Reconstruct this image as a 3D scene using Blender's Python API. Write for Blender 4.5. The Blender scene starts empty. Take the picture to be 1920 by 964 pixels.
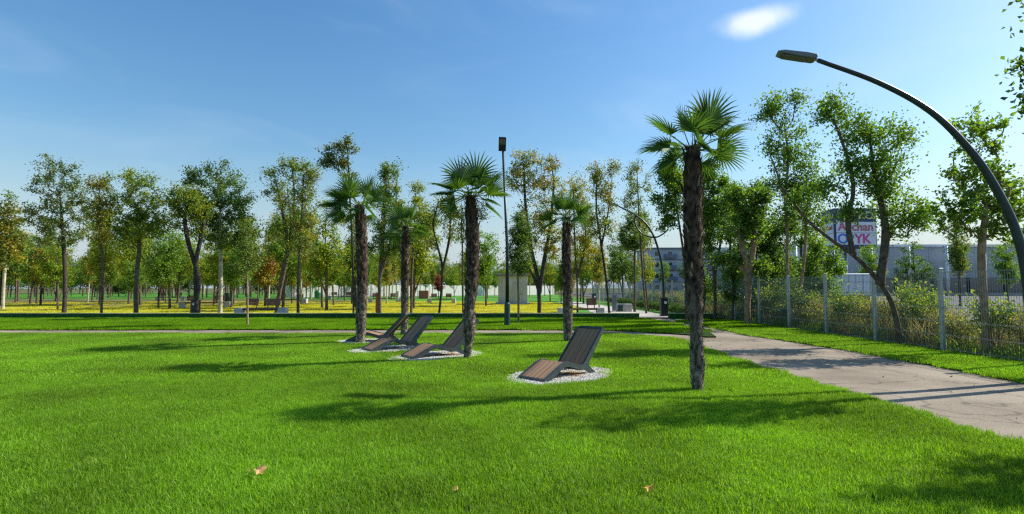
import bpy, bmesh, math, random
import numpy as np
from mathutils import Vector, Matrix, Euler
R = math.radians
S = bpy.context.scene
COL = S.collection
rng = np.random.default_rng(7)
random.seed(7)

# ------------------------------------------------------------------ camera, sky, sun, exposure
EYE, F, PITCH = 1.6, 972.0, math.atan(58 / 972.0)
cam_d = bpy.data.cameras.new('camera')
cam = bpy.data.objects.new('camera', cam_d)
COL.objects.link(cam)
cam.location = (0, 0, EYE)
cam.rotation_euler = (R(90) + PITCH, 0, 0)
cam_d.sensor_width = 36
cam_d.lens = 36 * F / 1920
cam_d.clip_start, cam_d.clip_end = 0.1, 6000
S.camera = cam

SUN_EL, SUN_AZ = R(37.5), R(72.5)          # azimuth clockwise from the view direction (+Y)
SKY_STRENGTH, SUN_STRENGTH = 0.110, 4.8
sd = Vector((math.sin(SUN_AZ) * math.cos(SUN_EL), math.cos(SUN_AZ) * math.cos(SUN_EL), math.sin(SUN_EL)))
sl = bpy.data.lights.new('sun', 'SUN')
sl.energy, sl.angle, sl.color = SUN_STRENGTH, R(0.5), (1.0, 0.95, 0.86)
so = bpy.data.objects.new('sun', sl)
COL.objects.link(so)
so.rotation_euler = (-sd).to_track_quat('-Z', 'Y').to_euler()
so.location = (30, 10, 30)
S.view_settings.view_transform = 'Standard'
S.view_settings.look = 'None'
S.view_settings.exposure = 0.55
S.view_settings.gamma = 1.0
S.view_settings.use_curve_mapping = False
S.cycles.use_denoising = False
S.cycles.pixel_filter_type = 'BLACKMAN_HARRIS'
S.cycles.filter_width = 1.3
S.cycles.sample_clamp_indirect = 4.0
S.cycles.max_bounces = 6
S.cycles.diffuse_bounces = 3
S.cycles.glossy_bounces = 2
S.cycles.transmission_bounces = 4
S.cycles.transparent_max_bounces = 6
S.cycles.caustics_reflective = False
S.cycles.caustics_refractive = False


def ray(u, v):
    x, y = (u - 960) / F, (482 - v) / F
    c, s = math.cos(PITCH), math.sin(PITCH)
    return Vector((x, c - y * s, s + y * c))


def P(u, v, Y):                            # a point of the place seen at (u, v), Y metres ahead
    d = ray(u, v)
    return Vector((0, 0, EYE)) + d * (Y / d.y)


def G(u, v, z=0.0):                        # the same on the ground
    d = ray(u, v)
    return Vector((0, 0, EYE)) + d * ((z - EYE) / d.z)


W = bpy.data.worlds.new('World')
S.world = W
W.use_nodes = True
nt = W.node_tree
bg = nt.nodes['Background']
sky = nt.nodes.new('ShaderNodeTexSky')
sky.sky_type = 'NISHITA'
sky.sun_disc = False
sky.sun_elevation = SUN_EL
sky.sun_rotation = SUN_AZ
sky.air_density, sky.dust_density, sky.ozone_density = 1.5, 1.0, 5.0
bg.inputs['Strength'].default_value = SKY_STRENGTH


def wn(t, **k):
    n = nt.nodes.new(t)
    for a, b in k.items():
        setattr(n, a, b)
    return n


def wmath(op, a, b=None, c=None):
    n = wn('ShaderNodeMath', operation=op)
    for i, x in enumerate((a, b, c)):
        if x is None:
            continue
        if isinstance(x, (int, float)):
            n.inputs[i].default_value = x
        else:
            nt.links.new(x, n.inputs[i])
    return n.outputs[0]


tc = wn('ShaderNodeTexCoord')
cd = ray(1417, 40).normalized()
cr = Vector((0, 0, 1)).cross(-cd).normalized()
cu = cr.cross(-cd).normalized() * -1
def dotw(vec):
    n = wn('ShaderNodeVectorMath', operation='DOT_PRODUCT')
    nt.links.new(tc.outputs['Generated'], n.inputs[0])
    n.inputs[1].default_value = vec
    return n.outputs['Value']
nz = wn('ShaderNodeTexNoise')
nz.inputs['Scale'].default_value = 17
nz.inputs['Detail'].default_value = 5
nt.links.new(tc.outputs['Generated'], nz.inputs['Vector'])
qa = wmath('DIVIDE', dotw(cr), 0.064)
qb = wmath('DIVIDE', dotw(cu), 0.0235)
rr = wmath('SQRT', wmath('ADD', wmath('MULTIPLY', qa, qa), wmath('MULTIPLY', qb, qb)))
front = wmath('GREATER_THAN', dotw(cd), 0.5)
m = wmath('SUBTRACT', 1.25, rr)
m = wmath('ADD', m, wmath('MULTIPLY', wmath('SUBTRACT', nz.outputs[0], 0.5), 0.95))
mr = wn('ShaderNodeMapRange', interpolation_type='SMOOTHSTEP')
nt.links.new(m, mr.inputs[0])
mr.inputs[1].default_value, mr.inputs[2].default_value = 0.0, 1.05
mask = wmath('MULTIPLY', wmath('MULTIPLY', mr.outputs[0], front), 0.76)
# faint cirrus veils
mp = wn('ShaderNodeMapping')
mp.inputs['Scale'].default_value = (2.2, 2.2, 7.0)
mp.inputs['Rotation'].default_value = (0, 0.5, 0.3)
nt.links.new(tc.outputs['Generated'], mp.inputs[0])
n2 = wn('ShaderNodeTexNoise')
n2.inputs['Scale'].default_value = 1.3
n2.inputs['Detail'].default_value = 6
n2.inputs['Distortion'].default_value = 1.0
nt.links.new(mp.outputs[0], n2.inputs['Vector'])
mr2 = wn('ShaderNodeMapRange', interpolation_type='SMOOTHSTEP')
nt.links.new(n2.outputs[0], mr2.inputs[0])
mr2.inputs[1].default_value, mr2.inputs[2].default_value = 0.44, 0.85
mr2.inputs[4].default_value = 0.12
sepz = wn('ShaderNodeSeparateXYZ')
nt.links.new(tc.outputs['Generated'], sepz.inputs[0])
mrh = wn('ShaderNodeMapRange', interpolation_type='SMOOTHSTEP')
nt.links.new(sepz.outputs['Z'], mrh.inputs[0])
mrh.inputs[1].default_value, mrh.inputs[2].default_value = 0.26, -0.02
mrh.inputs[3].default_value, mrh.inputs[4].default_value = 0.0, 0.85
mxh = wn('ShaderNodeMixRGB')
mxh.inputs[2].default_value = (3.3, 4.0, 4.85, 1)
nt.links.new(mrh.outputs[0], mxh.inputs[0])
mx2 = wn('ShaderNodeMixRGB')
nt.links.new(mr2.outputs[0], mx2.inputs[0])
hs = wn('ShaderNodeHueSaturation')
hs.inputs['Saturation'].default_value = 1.22
nt.links.new(sky.outputs[0], hs.inputs['Color'])
nt.links.new(hs.outputs[0], mxh.inputs[1])
nt.links.new(mxh.outputs[0], mx2.inputs[1])
mx2.inputs[2].default_value = (6.2, 6.6, 7.2, 1)
mx = wn('ShaderNodeMixRGB')
nt.links.new(mask, mx.inputs[0])
nt.links.new(mx2.outputs[0], mx.inputs[1])
mx.inputs[2].default_value = (7.0, 7.3, 7.7, 1)
nt.links.new(mx.outputs[0], bg.inputs['Color'])

# ------------------------------------------------------------------ materials
def N(tree, t, **k):
    n = tree.nodes.new(t)
    for a, b in k.items():
        setattr(n, a, b)
    return n


def mat(name, col, rough=0.6, metal=0.0, spec=0.5, noise=None, bump=None, alt=None):
    """noise=(scale, amount, detail) varies the value; alt = second colour mixed in by a noise; bump=(scale, strength, distance)."""
    m = bpy.data.materials.new(name)
    m.use_nodes = True
    t = m.node_tree
    b = t.nodes['Principled BSDF']
    b.inputs['Roughness'].default_value = rough
    b.inputs['Metallic'].default_value = metal
    b.inputs['Specular IOR Level'].default_value = spec
    c = (*col, 1)
    b.inputs['Base Color'].default_value = c
    tcn = N(t, 'ShaderNodeTexCoord')
    if noise:
        n = N(t, 'ShaderNodeTexNoise')
        n.inputs['Scale'].default_value = noise[0]
        n.inputs['Detail'].default_value = noise[2] if len(noise) > 2 else 6
        t.links.new(tcn.outputs['Object'], n.inputs['Vector'])
        r = N(t, 'ShaderNodeValToRGB')
        r.color_ramp.elements[0].position = 0.32
        r.color_ramp.elements[1].position = 0.68
        k = noise[1]
        a2 = alt if alt else tuple(min(1, x * (1 + k)) for x in col)
        r.color_ramp.elements[0].color = (*[x * (1 - k) for x in col], 1)
        r.color_ramp.elements[1].color = (*a2, 1)
        t.links.new(n.outputs[0], r.inputs[0])
        t.links.new(r.outputs[0], b.inputs['Base Color'])
    if bump:
        n = N(t, 'ShaderNodeTexNoise')
        n.inputs['Scale'].default_value = bump[0]
        n.inputs['Detail'].default_value = 5
        t.links.new(tcn.outputs['Object'], n.inputs['Vector'])
        bp = N(t, 'ShaderNodeBump')
        bp.inputs['Strength'].default_value = bump[1]
        bp.inputs['Distance'].default_value = bump[2]
        t.links.new(n.outputs[0], bp.inputs['Height'])
        t.links.new(bp.outputs[0], b.inputs['Normal'])
    return m


def leafmat(name, c1, c2, trans=0.45, gloss=0.06, trc=1.3, patch=0.0, c3=None):
    """thin leaves: diffuse + light passing through, colour varies from leaf to leaf (and in patches over the ground)."""
    m = bpy.data.materials.new(name)
    m.use_nodes = True
    t = m.node_tree
    t.nodes.clear()
    out = N(t, 'ShaderNodeOutputMaterial')
    geo = N(t, 'ShaderNodeNewGeometry')
    ramp = N(t, 'ShaderNodeValToRGB')
    ramp.color_ramp.elements[0].color = (*c1, 1)
    ramp.color_ramp.elements[1].color = (*c2, 1)
    if c3:
        e = ramp.color_ramp.elements.new(0.93)
        e.color = (*c2, 1)
        ramp.color_ramp.elements[2].color = (*c3, 1)
    t.links.new(geo.outputs['Random Per Island'], ramp.inputs[0])
    col = ramp.outputs[0]
    if patch:
        n = N(t, 'ShaderNodeTexNoise')
        n.inputs['Scale'].default_value = 0.55
        n.inputs['Detail'].default_value = 5
        t.links.new(geo.outputs['Position'], n.inputs['Vector'])
        mr = N(t, 'ShaderNodeMapRange')
        mr.inputs[1].default_value, mr.inputs[2].default_value = 0.3, 0.7
        mr.inputs[3].default_value, mr.inputs[4].default_value = 1 - patch, 1 + patch
        t.links.new(n.outputs[0], mr.inputs[0])
        mm = N(t, 'ShaderNodeVectorMath', operation='SCALE')
        t.links.new(col, mm.inputs[0])
        t.links.new(mr.outputs[0], mm.inputs['Scale'])
        col = mm.outputs[0]
    d = N(t, 'ShaderNodeBsdfDiffuse')
    tr = N(t, 'ShaderNodeBsdfTranslucent')
    g = N(t, 'ShaderNodeBsdfGlossy')
    g.inputs['Roughness'].default_value = 0.55
    g.inputs['Color'].default_value = (0.9, 0.95, 0.9, 1)
    mt = N(t, 'ShaderNodeVectorMath', operation='MULTIPLY')
    mt.inputs[1].default_value = (trc * 1.15, trc * 1.1, trc * 0.55)
    t.links.new(col, d.inputs[0])
    t.links.new(col, mt.inputs[0])
    t.links.new(mt.outputs[0], tr.inputs[0])
    m1 = N(t, 'ShaderNodeMixShader')
    m1.inputs[0].default_value = trans
    t.links.new(d.outputs[0], m1.inputs[1])
    t.links.new(tr.outputs[0], m1.inputs[2])
    m2 = N(t, 'ShaderNodeMixShader')
    m2.inputs[0].default_value = gloss * 0.5
    t.links.new(m1.outputs[0], m2.inputs[1])
    t.links.new(g.outputs[0], m2.inputs[2])
    t.links.new(m2.outputs[0], out.inputs['Surface'])
    return m


M = {}
M['grass'] = leafmat('grass_blade', (0.052, 0.150, 0.004), (0.255, 0.465, 0.014), 0.45, 0.035, 1.5, patch=0.34, c3=(0.46, 0.52, 0.16))
M['grass_far'] = leafmat('grass_blade_far', (0.072, 0.180, 0.006), (0.205, 0.375, 0.014), 0.45, 0.01, 1.5, patch=0.30)
M['grass_dry'] = leafmat('dry_yellow_grass', (0.40, 0.40, 0.03), (0.62, 0.60, 0.05), 0.38, 0.02, 1.2, patch=0.20, c3=(0.30, 0.38, 0.05))
M['soil'] = mat('turf_soil', (0.020, 0.050, 0.004), 0.95, noise=(3, 0.5), spec=0.1, bump=(40, 0.5, 0.02))
M['lawn_far'] = mat('far_turf', (0.085, 0.240, 0.030), 0.95, noise=(0.35, 0.35), spec=0.1, bump=(9, 0.6, 0.05))
M['dryturf'] = mat('yellow_turf', (0.50, 0.37, 0.018), 0.95, noise=(0.30, 0.15), alt=(0.40, 0.44, 0.04), spec=0.1, bump=(9, 0.5, 0.04))
_t = M['dryturf'].node_tree
_mp = N(_t, 'ShaderNodeMapping')
_mp.inputs['Scale'].default_value = (0.25, 1.6, 1)
_no = [n for n in _t.nodes if n.type == 'TEX_NOISE' and abs(n.inputs['Scale'].default_value - 0.30) < 1e-3][0]
_t.links.new([n for n in _t.nodes if n.type == 'TEX_COORD'][0].outputs['Object'], _mp.inputs[0])
_t.links.new(_mp.outputs[0], _no.inputs['Vector'])
M['dirt'] = mat('bare_earth', (0.26, 0.175, 0.10), 0.95, noise=(0.8, 0.35), alt=(0.24, 0.23, 0.09), spec=0.1, bump=(12, 0.5, 0.04))
M['rough'] = mat('rough_ground', (0.16, 0.14, 0.07), 0.95, noise=(0.5, 0.4), alt=(0.12, 0.15, 0.05), spec=0.1, bump=(5, 0.6, 0.08))
M['paving'] = mat('pale_paving', (0.48, 0.44, 0.38), 0.85, noise=(1.2, 0.15), spec=0.2)
M['asphalt'] = mat('car_park_asphalt', (0.11, 0.11, 0.115), 0.9, noise=(1.5, 0.25), spec=0.2)
M['concrete'] = mat('concrete', (0.42, 0.41, 0.38), 0.85, noise=(2.5, 0.2), bump=(25, 0.3, 0.01))
M['render'] = mat('grey_render', (0.40, 0.42, 0.46), 0.85, noise=(0.9, 0.16), bump=(12, 0.25, 0.01))
M['wall_green'] = mat('green_cladding', (0.030, 0.105, 0.022), 0.9, noise=(9, 0.45), spec=0.15, bump=(60, 0.8, 0.02))
M['coping'] = mat('pale_coping', (0.40, 0.42, 0.26), 0.8, noise=(3, 0.2))
M['white_wall'] = mat('white_wall', (0.74, 0.70, 0.66), 0.8, noise=(0.4, 0.10))
M['steel_dark'] = mat('dark_steel', (0.055, 0.070, 0.078), 0.42, 0.35, noise=(8, 0.2), bump=(90, 0.1, 0.003))
M['pole'] = mat('pole_paint', (0.022, 0.040, 0.040), 0.38, 0.3, noise=(6, 0.2))
M['pole_base'] = mat('pole_base_paint', (0.018, 0.055, 0.045), 0.45, 0.2, noise=(6, 0.25))
M['lamp_grey'] = mat('lamp_housing', (0.16, 0.17, 0.165), 0.4, 0.3)
M['lamp_glass'] = mat('lamp_lens', (0.13, 0.145, 0.11), 0.25, noise=(18, 0.2))
M['black'] = mat('black_plastic', (0.014, 0.016, 0.022), 0.4)
M['white_paint'] = mat('white_paint', (0.78, 0.78, 0.76), 0.5)
M['redbrown'] = mat('red_brown_metal', (0.24, 0.060, 0.030), 0.6, noise=(5, 0.3))
M['green_bin'] = mat('green_plastic', (0.010, 0.135, 0.060), 0.45)
M['red'] = mat('red_panel', (0.50, 0.13, 0.09), 0.5)
M['galv'] = mat('galvanised_steel', (0.40, 0.44, 0.45), 0.45, 0.45, noise=(6, 0.2))
M['wire'] = mat('fence_wire', (0.30, 0.34, 0.34), 0.5, 0.4)
M['glass'] = mat('window_glass', (0.03, 0.04, 0.055), 0.08, spec=0.8)
M['bldg'] = mat('apartment_render', (0.42, 0.45, 0.50), 0.85, noise=(0.15, 0.08))
M['bldg_dark'] = mat('apartment_band', (0.16, 0.18, 0.22), 0.8)
M['metal_clad'] = mat('metal_cladding', (0.34, 0.37, 0.41), 0.5, 0.3, noise=(0.3, 0.1))
M['car_white'] = mat('car_paint_silver', (0.55, 0.57, 0.58), 0.22, 0.3)
M['car_blue'] = mat('car_paint_blue', (0.05, 0.09, 0.15), 0.2, 0.3)
M['tyre'] = mat('tyre_rubber', (0.018, 0.018, 0.018), 0.85)
M['navy'] = mat('sign_navy', (0.020, 0.045, 0.13), 0.5)
M['sign_white'] = mat('sign_white', (0.72, 0.74, 0.78), 0.45)
M['sign_yellow'] = mat('sign_letter_yellow', (0.66, 0.66, 0.30), 0.5)
M['sign_red'] = mat('sign_letter_red', (0.50, 0.12, 0.16), 0.5)
M['sign_blue'] = mat('sign_letter_blue', (0.02, 0.16, 0.60), 0.5)
M['sign_green'] = mat('sign_letter_green', (0.02, 0.30, 0.16), 0.5)
M['sign_pink'] = mat('sign_letter_pink', (0.68, 0.05, 0.26), 0.5)
M['bark'] = mat('bark_grey_brown', (0.115, 0.090, 0.065), 0.9, noise=(7, 0.45), spec=0.15, bump=(30, 0.8, 0.02))
M['bark_dark'] = mat('bark_dark', (0.055, 0.045, 0.038), 0.9, noise=(7, 0.45), spec=0.15, bump=(30, 0.8, 0.02))
M['bark_pale'] = mat('bark_pale', (0.42, 0.38, 0.28), 0.85, noise=(4, 0.35), spec=0.15, bump=(25, 0.6, 0.02))
M['bark_tan'] = mat('bark_tan', (0.30, 0.20, 0.12), 0.85, noise=(6, 0.35), spec=0.15, bump=(25, 0.6, 0.02))
M['pebble'] = leafmat('pebbles', (0.40, 0.37, 0.31), (0.78, 0.75, 0.68), 0.0, 0.02)
M['pebble_bed'] = mat('pebble_bed', (0.50, 0.47, 0.39), 0.9, noise=(40, 0.3), spec=0.2, bump=(60, 0.8, 0.01))
M['bark_chip'] = leafmat('bark_chips', (0.22, 0.12, 0.06), (0.50, 0.34, 0.20), 0.0, 0.02)
M['dead_leaf'] = mat('dead_leaf', (0.50, 0.26, 0.10), 0.7, noise=(30, 0.35))
M['dead_leaf_yellow'] = mat('dead_leaf_yellow', (0.62, 0.36, 0.03), 0.7, noise=(30, 0.3))
M['dead_leaf_brown'] = mat('dead_leaf_brown', (0.34, 0.20, 0.05), 0.7, noise=(30, 0.3))
M['litter'] = leafmat('leaf_litter', (0.20, 0.11, 0.04), (0.45, 0.28, 0.08), 0.1, 0.02)
# leaves
M['lf_dark'] = leafmat('leaves_dark_green', (0.034, 0.080, 0.014), (0.100, 0.185, 0.022), 0.40, 0.07, 1.4)
M['lf_green'] = leafmat('leaves_green', (0.062, 0.135, 0.012), (0.185, 0.300, 0.026), 0.46, 0.06, 1.5)
M['lf_bright'] = leafmat('leaves_bright_green', (0.080, 0.180, 0.014), (0.200, 0.340, 0.028), 0.48, 0.05, 1.5)
M['lf_olive'] = leafmat('leaves_olive', (0.090, 0.120, 0.022), (0.235, 0.265, 0.048), 0.45, 0.05, 1.4)
M['lf_yellowgreen'] = leafmat('leaves_yellow_green', (0.140, 0.190, 0.012), (0.350, 0.400, 0.028), 0.50, 0.04, 1.3)
M['lf_yellow'] = leafmat('leaves_yellow', (0.27, 0.225, 0.025), (0.50, 0.42, 0.050), 0.45, 0.04, 1.2)
M['lf_orange'] = leafmat('leaves_orange', (0.22, 0.10, 0.022), (0.40, 0.19, 0.035), 0.42, 0.04, 1.2)
M['lf_red'] = leafmat('leaves_red', (0.13, 0.014, 0.018), (0.30, 0.040, 0.035), 0.40, 0.04, 1.2)
M['lf_dry'] = leafmat('leaves_dry_weed', (0.22, 0.18, 0.09), (0.44, 0.38, 0.20), 0.35, 0.02, 1.1)
M['frond'] = leafmat('palm_frond', (0.028, 0.075, 0.012), (0.095, 0.190, 0.024), 0.34, 0.07, 1.5)
M['petiole'] = mat('palm_petiole', (0.16, 0.22, 0.05), 0.6)


def fibre_mat():
    m = mat('palm_fibre', (0.07, 0.05, 0.04), 0.95, spec=0.1, bump=(45, 1.0, 0.02))
    t = m.node_tree
    b = t.nodes['Principled BSDF']
    tcn = N(t, 'ShaderNodeTexCoord')
    sep = N(t, 'ShaderNodeSeparateXYZ')
    t.links.new(tcn.outputs['Object'], sep.inputs[0])
    n = N(t, 'ShaderNodeTexNoise')
    n.inputs['Scale'].default_value = 9
    n.inputs['Detail'].default_value = 8
    mp = N(t, 'ShaderNodeMapping')
    mp.inputs['Scale'].default_value = (1.6, 1.6, 0.8)
    t.links.new(tcn.outputs['Object'], mp.inputs[0])
    t.links.new(mp.outputs[0], n.inputs['Vector'])
    # the oldest, lowest fibre is weathered grey; the young fibre near the crown is dark brown
    mr = N(t, 'ShaderNodeMapRange')
    t.links.new(sep.outputs['Z'], mr.inputs[0])
    mr.inputs[1].default_value, mr.inputs[2].default_value = 0.3, 1.9
    lo = N(t, 'ShaderNodeValToRGB')
    lo.color_ramp.elements[0].position, lo.color_ramp.elements[1].position = 0.36, 0.66
    lo.color_ramp.elements[0].color = (0.040, 0.030, 0.025, 1)
    lo.color_ramp.elements[1].color = (0.40, 0.34, 0.27, 1)
    hi = N(t, 'ShaderNodeValToRGB')
    hi.color_ramp.elements[0].position, hi.color_ramp.elements[1].position = 0.35, 0.72
    hi.color_ramp.elements[0].color = (0.026, 0.019, 0.017, 1)
    hi.color_ramp.elements[1].color = (0.175, 0.118, 0.082, 1)
    t.links.new(n.outputs[0], lo.inputs[0])
    t.links.new(n.outputs[0], hi.inputs[0])
    mx = N(t, 'ShaderNodeMixRGB')
    t.links.new(mr.outputs[0], mx.inputs[0])
    t.links.new(lo.outputs[0], mx.inputs[1])
    t.links.new(hi.outputs[0], mx.inputs[2])
    t.links.new(mx.outputs[0], b.inputs['Base Color'])
    return m


M['fibre'] = fibre_mat()
M['stub'] = mat('old_leaf_stub', (0.30, 0.23, 0.15), 0.85, noise=(14, 0.5))


def plank_mat():
    m = mat('brown_decking', (0.17, 0.095, 0.060), 0.62, spec=0.35)
    t = m.node_tree
    b = t.nodes['Principled BSDF']
    tcn = N(t, 'ShaderNodeTexCoord')
    mp = N(t, 'ShaderNodeMapping')
    mp.inputs['Scale'].default_value = (1.2, 60, 60)
    t.links.new(tcn.outputs['Object'], mp.inputs[0])
    n = N(t, 'ShaderNodeTexNoise')
    n.inputs['Scale'].default_value = 1.5
    n.inputs['Detail'].default_value = 6
    t.links.new(mp.outputs[0], n.inputs['Vector'])
    oi = N(t, 'ShaderNodeObjectInfo')
    r = N(t, 'ShaderNodeValToRGB')
    r.color_ramp.elements[0].position, r.color_ramp.elements[1].position = 0.3, 0.7
    r.color_ramp.elements[0].color = (0.235, 0.132, 0.070, 1)
    r.color_ramp.elements[1].color = (0.400, 0.235, 0.128, 1)
    t.links.new(n.outputs[0], r.inputs[0])
    mr = N(t, 'ShaderNodeMapRange')
    t.links.new(oi.outputs['Random'], mr.inputs[0])
    mr.inputs[3].default_value, mr.inputs[4].default_value = 0.82, 1.15
    sc = N(t, 'ShaderNodeVectorMath', operation='SCALE')
    t.links.new(r.outputs[0], sc.inputs[0])
    t.links.new(mr.outputs[0], sc.inputs['Scale'])
    t.links.new(sc.outputs[0], b.inputs['Base Color'])
    bp = N(t, 'ShaderNodeBump')
    bp.inputs['Strength'].default_value = 0.3
    bp.inputs['Distance'].default_value = 0.003
    t.links.new(n.outputs[0], bp.inputs['Height'])
    t.links.new(bp.outputs[0], b.inputs['Normal'])
    return m


M['plank'] = plank_mat()
M['bench_wood'] = mat('bench_timber', (0.21, 0.075, 0.042), 0.6, noise=(6, 0.3), bump=(30, 0.3, 0.004))


def path_mat():
    m = mat('path_surface', (0.27, 0.225, 0.19), 0.9, spec=0.15)
    t = m.node_tree
    b = t.nodes['Principled BSDF']
    tcn = N(t, 'ShaderNodeTexCoord')
    a = N(t, 'ShaderNodeTexNoise')
    a.inputs['Scale'].default_value, a.inputs['Detail'].default_value = 0.7, 8
    c = N(t, 'ShaderNodeTexNoise')
    c.inputs['Scale'].default_value, c.inputs['Detail'].default_value = 55, 3
    for n in (a, c):
        t.links.new(tcn.outputs['Object'], n.inputs['Vector'])
    r = N(t, 'ShaderNodeValToRGB')
    r.color_ramp.elements[0].position, r.color_ramp.elements[1].position = 0.35, 0.65
    r.color_ramp.elements[0].color = (0.215, 0.172, 0.125, 1)
    r.color_ramp.elements[1].color = (0.335, 0.278, 0.208, 1)
    t.links.new(a.outputs[0], r.inputs[0])
    mr = N(t, 'ShaderNodeMapRange')
    t.links.new(c.outputs[0], mr.inputs[0])
    mr.inputs[1].default_value, mr.inputs[2].default_value = 0.3, 0.7
    mr.inputs[3].default_value, mr.inputs[4].default_value = 0.72, 1.22
    sc = N(t, 'ShaderNodeVectorMath', operation='SCALE')
    t.links.new(r.outputs[0], sc.inputs[0])
    t.links.new(mr.outputs[0], sc.inputs['Scale'])
    # worn hairline cracks
    vo = N(t, 'ShaderNodeTexVoronoi', feature='DISTANCE_TO_EDGE')
    vo.inputs['Scale'].default_value = 0.42
    dst = N(t, 'ShaderNodeVectorMath', operation='ADD')
    cn = N(t, 'ShaderNodeTexNoise')
    cn.inputs['Scale'].default_value = 1.5
    t.links.new(tcn.outputs['Object'], cn.inputs['Vector'])
    t.links.new(tcn.outputs['Object'], dst.inputs[0])
    t.links.new(cn.outputs['Color'], dst.inputs[1])
    t.links.new(dst.outputs[0], vo.inputs['Vector'])
    mc = N(t, 'ShaderNodeMapRange')
    t.links.new(vo.outputs['Distance'], mc.inputs[0])
    mc.inputs[1].default_value, mc.inputs[2].default_value = 0.0, 0.014
    mc.inputs[3].default_value, mc.inputs[4].default_value = 0.5, 1.0
    s2 = N(t, 'ShaderNodeVectorMath', operation='SCALE')
    t.links.new(sc.outputs[0], s2.inputs[0])
    t.links.new(mc.outputs[0], s2.inputs['Scale'])
    t.links.new(s2.outputs[0], b.inputs['Base Color'])
    bp = N(t, 'ShaderNodeBump')
    bp.inputs['Strength'].default_value, bp.inputs['Distance'].default_value = 0.35, 0.01
    t.links.new(c.outputs[0], bp.inputs['Height'])
    t.links.new(bp.outputs[0], b.inputs['Normal'])
    return m


M['path'] = path_mat()

# ------------------------------------------------------------------ object helpers
def obj(name, me, parent=None, loc=None, rot=None):
    o = bpy.data.objects.new(name, me)
    COL.objects.link(o)
    if parent is not None:
        o.parent = parent
    if loc is not None:
        o.location = loc
    if rot is not None:
        o.rotation_euler = rot
    return o


def thing(name, label, cat, loc=(0, 0, 0), rz=0.0, group=None):
    o = obj(name, None, loc=loc, rot=(0, 0, rz))
    o.empty_display_size = 0.2
    return tag(o, label, cat, group)


def tag(o, label, cat, group=None):
    o['label'] = label
    o['category'] = cat
    if group:
        o['group'] = group
    return o


def copy_tree(o, parent=None):
    c = o.copy()
    COL.objects.link(c)
    c.parent = parent
    for ch in list(o.children):
        copy_tree(ch, c)
    return c


class MB:
    """collects polygons (numpy) with material slots and builds one mesh."""
    def __init__(s):
        s.v, s.f, s.m, s.n = [], [], [], 0

    def add(s, verts, faces, mi=0):
        verts = np.asarray(verts, float)
        s.v.append(verts)
        s.f.extend([[i + s.n for i in f] for f in faces])
        s.m.extend([mi] * len(faces))
        s.n += len(verts)

    def box(s, c, d, mi=0, rot=None, taper=1.0):
        x, y, z = (q / 2 for q in d)
        vs = [(-x, -y, -z), (x, -y, -z), (x, y, -z), (-x, y, -z),
              (-x * taper, -y * taper, z), (x * taper, -y * taper, z), (x * taper, y * taper, z), (-x * taper, y * taper, z)]
        vs = [Vector(q) for q in vs]
        if rot is not None:
            e = Euler(rot).to_matrix()
            vs = [e @ q for q in vs]
        s.add([q + Vector(c) for q in vs], [(0, 3, 2, 1), (4, 5, 6, 7), (0, 1, 5, 4), (1, 2, 6, 5), (2, 3, 7, 6), (3, 0, 4, 7)], mi)

    def tube(s, pts, rad, sides=8, mi=0, cap=True):
        pts = [Vector(p) for p in pts]
        if isinstance(rad, (int, float)):
            rad = [rad] * len(pts)
        vs, fs = [], []
        ref = None
        for i, p in enumerate(pts):
            t = (pts[min(i + 1, len(pts) - 1)] - pts[max(i - 1, 0)])
            t = t.normalized() if t.length > 1e-9 else Vector((0, 0, 1))
            if ref is None:
                ref = t.orthogonal().normalized()
            a = (ref - t * ref.dot(t))
            a = a.normalized() if a.length > 1e-6 else t.orthogonal().normalized()
            ref = a
            b = t.cross(a)
            for k in range(sides):
                w = 2 * math.pi * k / sides
                vs.append(p + (a * math.cos(w) + b * math.sin(w)) * rad[i])
        for i in range(len(pts) - 1):
            for k in range(sides):
                k2 = (k + 1) % sides
                fs.append((i * sides + k, i * sides + k2, (i + 1) * sides + k2, (i + 1) * sides + k))
        if cap:
            fs.append(tuple(range(sides))[::-1])
            fs.append(tuple((len(pts) - 1) * sides + k for k in range(sides)))
        s.add(vs, fs, mi)

    def prism(s, poly, y0, y1, mi=0):
        """poly in (x, z), extruded along y."""
        n = len(poly)
        vs = [(x, y0, z) for x, z in poly] + [(x, y1, z) for x, z in poly]
        fs = [tuple(range(n)), tuple(range(n, 2 * n))[::-1]]
        for i in range(n):
            j = (i + 1) % n
            fs.append((i, i + n, j + n, j))
        s.add(vs, fs, mi)

    def slab(s, poly, z0, z1, mi=0):
        n = len(poly)
        vs = [(x, y, z0) for x, y in poly] + [(x, y, z1) for x, y in poly]
        fs = [tuple(range(n))[::-1], tuple(range(n, 2 * n))]
        for i in range(n):
            j = (i + 1) % n
            fs.append((i, j, j + n, i + n))
        s.add(vs, fs, mi)

    def mesh(s, name, mats, smooth=False, bevel=None):
        me = bpy.data.meshes.new(name)
        v = np.concatenate(s.v) if s.v else np.zeros((0, 3))
        me.from_pydata(v.tolist(), [], s.f)
        for q in (mats if isinstance(mats, (list, tuple)) else [mats]):
            me.materials.append(q)
        me.polygons.foreach_set('material_index', s.m)
        if smooth:
            me.polygons.foreach_set('use_smooth', [True] * len(s.f))
        if bevel:
            bm = bmesh.new()
            bm.from_mesh(me)
            bmesh.ops.recalc_face_normals(bm, faces=bm.faces)
            es = [e for e in bm.edges if len(e.link_faces) == 2 and e.calc_face_angle(0) > 0.5]
            bmesh.ops.bevel(bm, geom=es, offset=bevel, segments=1, affect='EDGES', clamp_overlap=True)
            bm.to_mesh(me)
            bm.free()
        me.update()
        return me


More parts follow.
